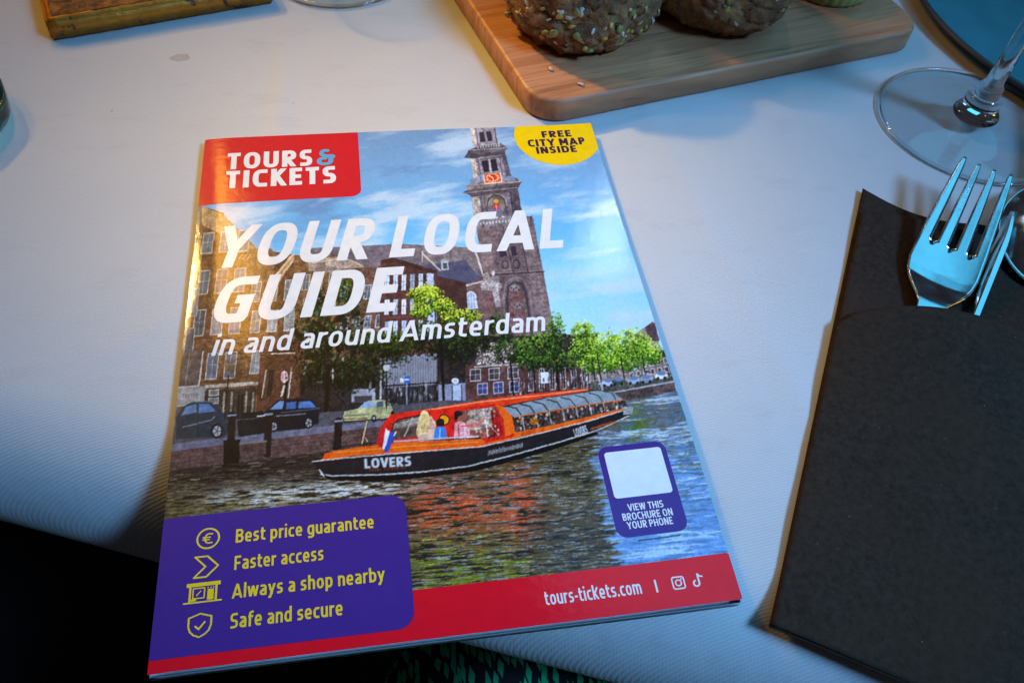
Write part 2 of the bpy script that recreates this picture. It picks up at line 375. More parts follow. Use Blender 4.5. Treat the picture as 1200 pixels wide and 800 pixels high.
    poly([(564, 190), (571, 188.6), (574, 202), (567, 203)], (52, 48, 58)); poly([(574.5, 188.2), (581, 187.4), (584, 200.6), (577, 201.6)], (52, 48, 58))
    line([(573, 187), (575.5, 203)], 1.5, (188, 186, 190)); line([(563, 188), (583, 185.5)], 1.4, (92, 88, 98))
    for x in (559.5, 585): line([(x, 184), (x + 3.4, 206)], 1, (74, 68, 78), .7)
    # upper cornice
    poly([(544, 186), (549, 178), (595, 173.5), (590, 181), (553, 187)], (84, 78, 88), .25)
    poly([(548, 178), (560, 172), (588, 169.5), (596, 175), (589, 178), (552, 182)], (104, 98, 106), .3)
    line([(548, 177.4), (595, 174)], .9, (166, 160, 160), .8)
    for k in range(9): ell(560 + k * 3.1, 173.6 - k * .3, .8, 1.5, (196, 196, 200), .8)
    ell(587, 170.5, 1.3, 2.6, (120, 116, 124))
    poly([(551, 150), (580, 148), (583, 169), (557, 172)], (150, 146, 156), .25)
    poly([(561, 156), (567, 155.4), (569, 167), (563, 167.5)], (62, 58, 68)); poly([(569.5, 155), (575, 154.6), (577, 166), (571.6, 166.6)], (62, 58, 68))
    poly([(551, 150), (555, 150), (559, 171), (554, 172)], (196, 186, 178), .2); line([(557, 150), (560.5, 171)], 1, (88, 84, 92), .7)
    line([(579, 148), (582.5, 169)], 1.6, (88, 82, 92), .8)
    # nave wall with pilaster and arched window
    poly([(544, 335), (566, 325), (586, 330), (592, 405), (545, 408)], (112, 90, 92), .2)
    line([(544, 336), (568, 330)], 2.2, (198, 192, 188), .9)
    poly([(563, 333), (580, 328), (588, 334), (586, 342), (584, 340), (587, 360), (581, 361), (577, 342), (564, 341)], (160, 152, 154), .35)
    poly([(566, 322), (572, 319), (574, 330), (566, 332)], (176, 166, 160), .25); ell(578, 321, 2, 3, (196, 190, 186)); poly([(574, 326), (584, 324), (586, 332), (572, 334)], (150, 142, 144), .25)
    poly([(569, 343), (575, 342), (578, 364), (570, 365)], (116, 88, 90), .25)
    ell(552, 350, 6.5, 8, (206, 210, 216)); poly([(546, 350), (558, 349), (560, 362), (547, 364)], (200, 206, 214)); ell(552, 350, 4.8, 6.2, (150, 168, 196), amp=.2); poly([(548, 350), (556.6, 349), (558, 361), (549, 363)], (150, 168, 196), .2)
    for x in (550, 553.5): line([(x, 345), (x + 1, 363)], .6, (226, 230, 234), .9)
    for y in (350, 355): line([(547, y), (558, y - .6)], .6, (226, 230, 234), .9)
    ell(521, 307, 4.6, 3.2, (150, 158, 166)); poly([(517, 307), (525, 307), (526, 317), (517, 318)], (172, 180, 184), .1); poly([(519, 309), (524, 309), (524.5, 316), (519.5, 316)], (74, 84, 92)); line([(521, 303), (521, 300)], 1, (160, 160, 160))

def paint_street():
    b1, b2, b3, b4 = (104, 76, 58), (96, 66, 50), (88, 60, 56), (70, 52, 52)
    poly([(340, 318), (450, 316), (450, 500), (340, 500)], b4, .4); poly([(440, 398), (700, 392), (700, 482), (440, 492)], (54, 48, 48), .4)
    poly([(686, 420), (788, 412), (790, 462), (686, 468)], (84, 84, 78), .4)
    # left terrace
    poly([(224, 236), (262, 250), (262, 262), (300, 292), (350, 300), (352, 500), (190, 500)], b1, .32)
    poly([(224, 238), (236, 240), (206, 500), (190, 500)], (92, 96, 112), .25, .9)
    poly([(236, 240), (262, 252), (300, 290), (298, 296), (236, 262)], (160, 138, 108), .2)
    poly([(262, 292), (318, 292), (324, 300), (318, 332), (262, 330)], (122, 98, 76), .3)
    for k in range(5): line([(276 + k * 5, 296), (270 + k * 5, 304)], 1, (206, 180, 130), .7)
    poly([(318, 328), (342, 298), (348, 300), (326, 333)], (184, 154, 118), .15); line([(318, 330), (344, 299)], 1.4, (226, 204, 168), .9); line([(322, 332), (347, 303)], 1, (226, 204, 168), .8)
    poly([(345, 300), (404, 300), (400, 420), (340, 430)], (120, 92, 68), .3)
    poly([(362, 305), (402, 301), (440, 318), (440, 326), (362, 318)], (150, 138, 130), .25)
    line([(366, 309), (404, 303), (424, 312)], 1.6, (200, 180, 150), .8)
    poly([(400, 316), (460, 312), (456, 420), (396, 425)], (112, 86, 76), .3)
    for y, h in ((272, 26), (316, 30), (362, 33), (414, 33)):
        sx = (y - 250) * .11
        wins([(237 - sx, y), (300 - sx, y - 3), (297 - sx, y + h - 3), (233 - sx, y + h)], 3, 1, (96, 106, 118), (206, 200, 190), .6, .92)
        line([(234 - sx, y + h + 2), (300 - sx, y + h - 1)], 1.2, (60, 44, 36), .7)
    for y, h in ((330, 26), (364, 28), (410, 30)):
        wins([(292, y), (350, y - 3), (348, y + h - 3), (288, y + h)], 3, 1, (120, 126, 130), (214, 204, 186), .55, .9)
    for y, h in ((322, 20), (350, 22), (384, 24)):
        wins([(352, y), (398, y - 2), (396, y + h - 2), (350, y + h)], 3, 1, (118, 122, 128), (204, 192, 172), .5, .9)
    for y, h in ((336, 18), (372, 16)):
        wins([(398, y), (452, y - 3), (450, y + h - 3), (396, y + h)], 4, 1, (120, 134, 158), (214, 214, 214), .55, .9)
    # the dark blueish bay against the spine
    wins([(222, 330), (236, 330), (222, 470), (206, 470)], 1, 3, (84, 92, 104), (180, 180, 180), .7, .7, False)
    poly([(213, 412), (238, 410), (234, 452), (208, 454)], (96, 84, 82), .25); line([(238, 412), (233, 452), (209, 453)], 1.6, (196, 192, 188), .9); line([(222, 413), (217, 452)], 1, (150, 146, 142), .7)
    # ground floors and shop fronts
    poly([(208, 454), (242, 452), (240, 474), (206, 476)], (148, 146, 144), .1); line([(242, 453), (308, 449)], 4, (176, 168, 156), .9, amp=.2)
    poly([(240, 458), (300, 454), (298, 494), (238, 498)], (66, 56, 52), .3)
    for x in (263, 272, 289, 297): line([(x, 460), (x - 2, 492)], 2.4, (176, 168, 150), .7, amp=.3)
    for x in (280, 284): line([(x, 464), (x - 1, 490)], 2.5, (30, 28, 28), .8)
    wins([(244, 456), (258, 455), (257, 474), (243, 475)], 1, 2, (120, 120, 120), (200, 196, 190), .8, .7, False)
    poly([(306, 400), (356, 398), (352, 484), (300, 486)], (92, 62, 50), .3)
    line([(312, 434), (307, 466)], 1.4, (196, 186, 174), .9); line([(342, 432), (338, 466)], 1.6, (204, 194, 184), .9); line([(358, 430), (354, 452)], 1.6, (200, 194, 190), .8)
    poly([(316, 434), (322, 433), (318, 464), (312, 465)], (50, 42, 40))
    line([(318, 415), (345, 414)], 1.4, (208, 198, 182), .9)
    ell(333.5, 442, 4.4, 7.2, (206, 180, 180)); ell(333.5, 442, 2.6, 5, (188, 120, 120), .8); line([(333.5, 436), (333, 448)], 1, (236, 226, 226)); line([(333, 453), (330, 464)], 2.4, (208, 200, 192), .9); line([(336, 449), (334, 470)], 3.4, (28, 26, 26), .9)
    poly([(352, 440), (402, 436), (402, 500), (350, 500)], (50, 42, 42), .4)
    poly([(396, 430), (520, 420), (560, 410), (560, 490), (396, 498)], (48, 44, 46), .45)
    for x in (378, 391, 402): line([(x, 420), (x - 1, 449)], 1.6, (196, 196, 192), .8, amp=.4)
    line([(368, 452), (410, 449)], 2, (34, 34, 36)); line([(372, 448), (408, 447)], 1.2, (176, 170, 166), .7)
    poly([(412, 457), (440, 456), (440, 472), (412, 472)], (150, 152, 164), .15); poly([(415, 465), (436, 464), (436, 472), (415, 472)], (70, 68, 72))
    for x in (422, 434): line([(x, 447), (x, 456)], 2.4, (150, 148, 146), .8)
    # brown block with bright panes
    poly([(446, 306), (462, 303), (512, 318), (510, 430), (444, 432)], (88, 60, 58), .25)
    poly([(446, 306), (462, 303), (512, 319), (506, 321), (462, 309), (450, 310)], (70, 50, 48), .2)
    for y in (322, 350, 376):
        wins([(449, y + 1), (508, y - 2 + (y == 350) * 2), (508, y + 19), (448, y + 21)], 6, 1, (196, 212, 240), (70, 62, 70), .6, .95, True)
        line([(448, y + 23), (508, y + 21)], 1.6, (120, 70, 58), .7)
    poly([(500, 322), (508, 322), (510, 400), (502, 400)], (176, 190, 226), .3)
    poly([(511, 324), (546, 332), (548, 360), (546, 420), (512, 420)], (76, 54, 54), .16)
    for k in range(9): line([(513, 328 + k * 4), (546, 336 + k * 4)], .5, (56, 40, 42), .5)
    # corrugated grey front and fence
    poly([(450, 420), (512, 414), (512, 456), (450, 460)], (134, 138, 150), .08)
    for k in range(21): line([(451 + k * 3, 420), (451 + k * 3, 458)], .8, (98, 102, 114), .7)
    line([(447, 418), (446, 468)], 2.4, (186, 190, 198), .9); line([(441, 440), (441, 470)], 1.6, (60, 58, 60), .9)
    poly([(450, 456), (560, 448), (560, 480), (450, 488)], (60, 58, 62), .3)
    sparkle([(448, 452), (560, 445), (560, 478), (448, 486)], 260, [(150, 154, 166), (26, 24, 28), (26, 24, 28), (190, 196, 206), (90, 84, 90)], (.6, 1.3), (1, 5), .85)
    for k in range(30): line([(452 + k * 2.2, 452), (452 + k * 2.2, 482)], .7, (24, 22, 26), .7)
    line([(450, 453), (514, 449)], 1.4, (22, 22, 26))
    poly([(474, 442), (480, 441), (480, 450), (474, 451)], (52, 100, 180)); poly([(469, 444), (473, 444), (473, 449), (469, 449)], (206, 212, 220)); line([(476.5, 450), (477, 482)], 1.2, (170, 180, 200), .9); line([(474.5, 445.5), (479, 445.5)], 1.2, (236, 240, 250))
    poly([(514, 452), (548, 449), (548, 472), (514, 474)], (140, 146, 170), .15)
    poly([(530, 453), (540, 452), (541, 470), (531, 471)], (176, 190, 214), .1); line([(530, 453), (530, 472)], 1, (40, 40, 50)); line([(541, 452), (541, 471)], 1, (40, 40, 50)); ell(533.5, 447, 4.2, 3.4, (216, 222, 226)); ell(533.5, 447, 2.6, 2, (168, 180, 190), .7)
    poly([(512, 395), (556, 390), (556, 424), (514, 428)], (40, 40, 44), .3)
    # low row right of the tower
    poly([(545, 428), (640, 420), (690, 425), (692, 462), (546, 474)], (90, 64, 62), .28)
    poly([(560, 405), (606, 398), (618, 402), (614, 430), (556, 432)], (96, 84, 80), .3)
    for k in range(230):
        ell(rng.uniform(558, 612), rng.uniform(403, 429), .9, .6, (214, 210, 204), .85, -.9)
    line([(556, 431), (640, 424)], 1.4, (190, 184, 180), .8)
    wins([(546, 432), (612, 428), (612, 446), (546, 450)], 3, 1, (70, 64, 70), (216, 210, 206), .55, .75)
    wins([(556, 448), (612, 444), (612, 462), (556, 466)], 3, 1, (64, 68, 110), (222, 222, 224), .6, .7)
    wins([(616, 430), (690, 428), (692, 458), (616, 462)], 6, 1, (70, 64, 70), (206, 200, 200), .45, .8)
    poly([(633, 437), (643, 436), (644, 449), (634, 450)], (214, 222, 232))
    sparkle([(600, 445), (690, 440), (692, 462), (600, 470)], 130, [(30, 26, 32), (190, 190, 196), (120, 80, 70), (28, 26, 32)], (.6, 1.4), (1, 4), .8)
    # far right terrace
    poly([(752, 388), (764, 379), (770, 402), (785, 440), (770, 446), (690, 448), (690, 430)], (140, 126, 124), .3)
    poly([(755, 386), (766, 380), (772, 402), (760, 402)], (94, 76, 82), .25)
    wins([(735, 428), (782, 420), (785, 440), (735, 446)], 6, 2, (90, 84, 90), (200, 194, 190), .5, .6, False)
    # trees
    dk = [(18, 24, 18), (26, 36, 22), (40, 54, 28), (62, 82, 38), (86, 110, 48)]
    leaves([(392, 372, 38, 44), (420, 415, 62, 26), (400, 440, 60, 22), (368, 400, 30, 34), (455, 405, 30, 18)], 900, dk[:4], (1.2, 3), .75)
    leaves([(405, 345, 16, 18), (470, 402, 30, 12), (430, 398, 30, 12)], 170, [(34, 48, 22), (70, 96, 40), (104, 132, 58)], (1, 2.2), .8)
    line([(385, 430), (381, 500)], 4.5, (26, 22, 22), .95); line([(386, 440), (374, 400)], 2.4, (30, 26, 24), .8); line([(384, 440), (404, 404)], 2, (30, 26, 24), .8)
    br = [(46, 70, 22), (90, 124, 30), (140, 176, 42), (178, 204, 56), (206, 222, 96)]
    leaves([(505, 398, 32, 22), (535, 408, 28, 18), (560, 398, 22, 16)], 420, dk[:4], (1.2, 2.8), .85)
    leaves([(500, 352, 16, 18), (498, 345, 22, 8), (520, 360, 14, 10), (540, 372, 24, 9), (492, 366, 12, 8)], 420, br, (1, 2.4), .9)
    line([(516, 395), (520, 470)], 3.4, (24, 22, 24), .95); line([(517, 420), (500, 400)], 1.6, (24, 22, 24), .9); line([(518, 425), (540, 400)], 1.6, (24, 22, 24), .9)
    gr = [(22, 34, 22), (34, 52, 28), (52, 78, 36), (80, 112, 44), (112, 146, 54)]
    leaves([(585, 385, 14, 18), (598, 412, 22, 16)], 200, gr[:4], (1, 2.4), .85)
    leaves([(630, 412, 26, 20), (650, 395, 12, 26), (655, 425, 22, 12), (622, 425, 18, 10)], 520, gr, (1, 2.6), .85)
    line([(598, 425), (602, 468)], 2.2, (24, 22, 24), .9); line([(652, 425), (655, 462)], 2.2, (26, 24, 24), .9); line([(625, 430), (627, 464)], 2, (26, 24, 24), .9)
    br2 = [(44, 74, 26), (76, 116, 32), (116, 160, 42), (152, 190, 60), (186, 212, 96)]
    leaves([(683, 392, 15, 15), (690, 412, 24, 16), (712, 412, 20, 22), (738, 406, 24, 18), (752, 414, 22, 14), (700, 428, 24, 12), (728, 426, 30, 12), (765, 420, 12, 10)], 1150, br2, (1, 2.3), .85)
    for x in (697, 704, 731, 756): line([(x - 4, 420), (x, 446)], 1.5, (44, 42, 34), .9)
    sparkle([(690, 436), (785, 428), (788, 446), (690, 456)], 120, [(210, 214, 220), (90, 96, 110), (40, 40, 46), (150, 130, 120)], (.8, 2), (.6, 1.6), .8)
    for x, y, c in ((712, 450, (176, 190, 214)), (724, 449, (70, 84, 76)), (742, 448, (150, 166, 190)), (757, 447, (150, 160, 180)), (774, 443, (206, 210, 216))):
        ell(x, y, 7.5, 3.6, c, amp=.2); ell(x, y - 3, 5, 2.4, (110, 130, 160)); ell(x - 4, y + 3, 1.6, 1.6, (24, 24, 28)); ell(x + 4, y + 2.6, 1.6, 1.6, (24, 24, 28))
    line([(700, 440), (706, 458)], 1.4, (206, 210, 220), .8)

def paint_quay():
    # road, parked cars, quay wall
    poly([(200, 498), (400, 482), (520, 470), (560, 470), (560, 500), (200, 530)], (84, 82, 88), .18)
    poly([(196, 520), (400, 498), (450, 494), (450, 502), (196, 531)], (112, 110, 126), .18)
    poly([(194, 529), (450, 500), (450, 524), (190, 556)], (96, 74, 72), .28)
    for k in range(5): line([(192, 534 + k * 4.6), (450, 505 + k * 4)], .6, (64, 50, 50), .6)
    for k in range(60):
        x = rng.uniform(195, 440); y = 533 - (x - 192) * .113 + rng.uniform(0, 18); line([(x, y), (x, y + 3)], .6, (64, 50, 50), .5)
    # dark saloon
    poly([(206, 488), (214, 476), (226, 470), (246, 470), (256, 478), (266, 488), (268, 506), (262, 512), (206, 514)], (46, 58, 68), .2)
    poly([(212, 486), (218, 476), (230, 473), (231, 483)], (96, 124, 156), .2); poly([(233, 473), (245, 473), (253, 482), (233, 484)], (88, 118, 156), .2)
    line([(214, 500), (248, 492), (252, 488)], 1, (150, 164, 174), .8); line([(232, 472), (232, 510)], .7, (24, 30, 38), .7); line([(222, 470.5), (246, 470.5)], 1.2, (120, 130, 140), .8)
    ell(254, 505, 7, 8.5, (24, 24, 28)); ell(254.5, 505, 4.8, 6.2, (166, 170, 174))
    for t in range(5): line([(254.5, 505), (254.5 + 4.6 * math.cos(t * 1.257), 505 + 6 * math.sin(t * 1.257))], 1.2, (70, 72, 76))
    # black estate and a dark car in front of it
    poly([(278, 494), (284, 484), (308, 482), (310, 508), (280, 512)], (34, 34, 40), .25); line([(280, 492), (306, 490)], 1, (120, 124, 130), .6)
    poly([(302, 488), (314, 480), (326, 469), (350, 467), (366, 469), (374, 480), (374, 496), (356, 503), (304, 507)], (26, 30, 40), .2)
    poly([(316, 480), (327, 470.5), (333, 470), (331, 479.5)], (116, 148, 188), .2); poly([(336, 472), (347, 471), (347, 479), (335, 480)], (70, 104, 156), .2); poly([(350, 471), (364, 470.5), (371, 478), (350, 479)], (84, 120, 176), .2)
    line([(330, 484), (374, 479)], 1, (120, 130, 146), .7); line([(324, 488), (358, 485)], 1.2, (166, 168, 168), .7); line([(302, 488), (318, 486)], 1.6, (214, 218, 220), .9)
    for x, y in ((321, 500), (362, 496)):
        ell(x, y, 5.4, 6.6, (14, 14, 18)); ell(x, y, 3.6, 4.8, (156, 160, 166))
        for t in range(5): line([(x, y), (x + 3.4 * math.cos(t * 1.257), y + 4.6 * math.sin(t * 1.257))], 1, (50, 52, 56))
    # pale hatchback
    poly([(402, 488), (404, 483), (420, 479), (432, 470), (450, 469), (458, 474), (461, 484), (459, 489), (436, 494), (404, 494)], (174, 176, 132), .15)
    poly([(420, 479), (428, 471.5), (440, 471), (439, 478)], (140, 164, 196), .15); poly([(442, 471.5), (449, 470.5), (449.5, 477), (441.5, 478)], (76, 92, 112)); poly([(451, 470.8), (455.5, 472.5), (458, 476), (451.4, 476.8)], (84, 100, 118))
    line([(404, 488), (432, 486)], 1.6, (110, 110, 80), .8); line([(402, 492), (430, 491)], 1.6, (130, 70, 60), .7); line([(440, 479), (458, 478)], .8, (120, 122, 90), .8)
    ell(438, 491, 3, 4, (28, 28, 30)); ell(438, 491, 1.6, 2.2, (176, 178, 180)); ell(460, 485, 2, 3.2, (28, 28, 30))
    line([(404, 495), (460, 491)], 1.6, (28, 28, 32), .8)
    # mooring posts
    for x, y0, y1, w in ((272, 487, 548, 9), (315, 486, 532, 9), (397, 494, 526, 9)):
        line([(x, y0), (x - 2, y1)], w, (34, 30, 32), .97, amp=.3); line([(x - 4, y0), (x + 4, y0 - .6)], 2.2, (150, 160, 176), .9)
    poly([(262, 516), (282, 515), (280, 548), (262, 550)], (30, 26, 28), .3); poly([(280, 520), (312, 516), (312, 532), (282, 540)], (84, 66, 62), .3); line([(282, 520), (312, 517)], 2.4, (132, 126, 124), .8)
    line([(430, 495), (424, 521)], 1.6, (206, 180, 140)); line([(428, 513), (431, 518)], 1.2, (196, 170, 130))
    # lamp post and lantern
    line([(268, 440), (263, 490)], 1.6, (30, 28, 28), .9); poly([(262, 426), (276, 424), (272, 437), (266, 438)], (120, 96, 66), .2, .7)
    ell(453, 431, 4, 5, (190, 196, 200), .9); line([(448, 428), (459, 427)], 1.4, (36, 34, 36)); line([(453, 436), (453, 480)], 1.5, (34, 32, 34)); line([(453, 422), (453, 427)], 1.2, (40, 36, 36))
    poly([(714, 462), (788, 450), (792, 464), (720, 478)], (96, 82, 80), .3); line([(716, 461.5), (788, 450)], 2, (168, 164, 166), .9)

def paint_water():
    # canal: dark under the quay, the boat's red, the tower's brown, the sky's blue
    W = [(186, 552), (300, 540), (450, 520), (720, 474), (792, 461), (876, 716), (160, 792)]
    xs = [p[0] for p in W]
    s = sub(150, 455, 889, 799)
    m = poly_mask(W, s, 1.2)
    x, y = PX[s], PY[s]
    base = np.zeros(x.shape + (3,), np.float32); base[:] = (84, 74, 56)
    def mix(col, w):
        nonlocal base
        base = base * (1 - w[..., None]) + np.asarray(col, np.float32) * w[..., None]
    sm = lambda a, b, t: np.clip((t - a) / (b - a), 0, 1) ** 2 * (3 - 2 * np.clip((t - a) / (b - a), 0, 1))
    ed = 8 * (vnoise(30, 3.4, 91, -.08)[s] - .5) * 2
    mix((58, 48, 46), 1 - sm(552, 590, y + (x - 200) * .03))
    mix((98, 90, 62), sm(500, 560, x) * .8)
    edge = 702 + (y - 560) * .22 + ed * 1.6
    mix((118, 156, 206), sm(-6, 6, x - edge) * sm(486, 560, y + (x - 690) * .2))
    mix((142, 186, 234), sm(640, 700, y + (x - 700) * .1) * sm(-4, 4, x - edge))
    mix((104, 116, 128), sm(722, 735, x) * (1 - sm(490, 560, y)) * .85)
    # reflected tower
    tw = sm(588, 612, x + ed * 2) * (1 - sm(-3, 3, x - edge)) * sm(560, 630, y)
    mix((88, 72, 58), tw * .95)
    rp = fbm(19, 2.1, 95, 3, -.07)[s]; rq = fbm(10, 1.5, 131, 3, -.05)[s]; rl = fbm(50, 3.8, 171, 2, -.09)[s]
    red = np.exp(-((x - 528) / 62) ** 2) * np.exp(-((y - 596) / 34) ** 2) + .9 * np.exp(-((x - 608) / 22) ** 2) * np.exp(-((y - 592) / 38) ** 2)
    mix((214, 92, 52), np.clip(red * 1.2, 0, 1) * np.clip((rp - .44) * 9, 0, 1) * .85)
    mix((150, 46, 36), np.clip(red * .9, 0, 1) * np.clip((rq - .52) * 10, 0, 1) * .7)
    gl = np.exp(-((x - 545) / 75) ** 2) * np.exp(-((y - 668) / 34) ** 2) + .8 * np.exp(-((x - 745) / 12) ** 2) * np.exp(-((y - 500) / 22) ** 2)
    mix((132, 146, 40), np.clip(gl * 1.1, 0, 1) * np.clip((rp - .47) * 10, 0, 1) * .85)
    mix((70, 100, 34), .8 * np.exp(-((x - 745) / 13) ** 2) * np.exp(-((y - 503) / 20) ** 2))
    brown = (1 - sm(-6, 10, x - edge))
    mix((150, 134, 100), brown * np.clip((rq - .52) * 8, 0, 1) * .55 * sm(540, 580, y))
    mix((26, 20, 18), brown * np.clip((.45 - rp) * 9, 0, 1) * .6)
    mix((150, 166, 190), brown * np.clip((rq - .66) * 14, 0, 1) * .6 * sm(480, 540, x))
    blue = 1 - brown
    mix((196, 220, 240), blue * np.clip((rl - .50) * 8, 0, 1) * .75)
    mix((84, 112, 150), blue * np.clip((.46 - rp) * 9, 0, 1) * .65)
    mix((96, 92, 74), sm(-40, 0, x - edge) * (1 - sm(560, 640, y)) * np.clip((rq - .5) * 8, 0, 1) * .6)
    # wake
    wk = np.exp(-((y - (592 - (x - 200) * .085)) / 13) ** 2) * sm(200, 290, x) * (1 - sm(430, 540, x))
    mix((206, 206, 200), np.clip(wk * 1.1, 0, 1) * np.clip((rp - .42) * 7, 0, 1) * .9)
    mix((120, 104, 62), np.exp(-((y - (597 - (x - 200) * .06)) / 9) ** 2) * (1 - sm(300, 420, x)) * np.clip((rq - .4) * 5, 0, 1) * .8)
    mix((120, 108, 92), sm(480, 520, x) * (1 - sm(600, 700, x)) * np.exp(-((y - 575) / 14) ** 2) * np.clip((rl - .5) * 7, 0, 1) * .6)
    base = base * (1 + .14 * N1[s])[..., None]
    blend(s, m, base)
    def within(x, y):
        ins = False
        for i in range(len(W)):
            (ax, ay), (bx, by) = W[i], W[(i + 1) % len(W)]
            if (ay > y) != (by > y) and x < (bx - ax) * (y - ay) / (by - ay) + ax: ins = not ins
        return ins
    for k in range(2600):
        x, y = rng.uniform(190, 850), rng.uniform(505, 700)
        if not within(x, y): continue
        L = rng.uniform(3, 15) * (.7 + (y - 505) / 300)
        e = 702 + (y - 560) * .22
        if x > e + rng.normal() * 5: col = [(206, 226, 244), (170, 202, 238), (92, 124, 168), (126, 164, 212)][rng.integers(4)]
        else:
            pr = math.exp(-((x - 528) / 58) ** 2 - ((y - 590) / 30) ** 2) + .9 * math.exp(-((x - 608) / 18) ** 2 - ((y - 590) / 36) ** 2)
            pg = math.exp(-((x - 540) / 75) ** 2 - ((y - 668) / 30) ** 2)
            if rng.random() < pr * .75: col = [(232, 104, 60), (206, 66, 44), (240, 160, 120), (150, 44, 36)][rng.integers(4)]
            elif rng.random() < pg * .6: col = [(160, 176, 44), (110, 130, 40), (196, 206, 90)][rng.integers(3)]
            else: col = [(46, 38, 32), (60, 50, 40), (136, 122, 90), (110, 98, 70), (168, 156, 128), (150, 166, 190)][rng.integers(6 if x > 480 else 5)]
        line([(x - L / 2, y + L * .035), (x, y + rng.normal() * .3), (x + L / 2, y - L * .045)], rng.uniform(.5, 1.2), col, rng.uniform(.35, .85), .7)
    for k in range(26):
        yy = rng.uniform(575, 690); xx = 704 + (yy - 560) * .22 + rng.normal() * 5
        line([(xx - rng.uniform(3, 12), yy + .8), (xx + 3, yy - .6)], 1.3, (150, 184, 226), .8)
    line([(748, 634), (770, 631.5), (796, 628)], 1.6, (52, 60, 60), .85)
    sparkle([(385, 556), (560, 556), (700, 520), (700, 530), (560, 575), (300, 590)], 150, [(196, 186, 160), (214, 210, 200), (150, 130, 90)], (1, 3), (.4, .8), .7, -.08)
    # far-off quay reflections
    sparkle([(745, 470), (792, 464), (812, 540), (760, 520)], 60, [(180, 150, 120), (206, 206, 206), (70, 66, 60)], (1, 4), (.4, .9), .6, -.08)

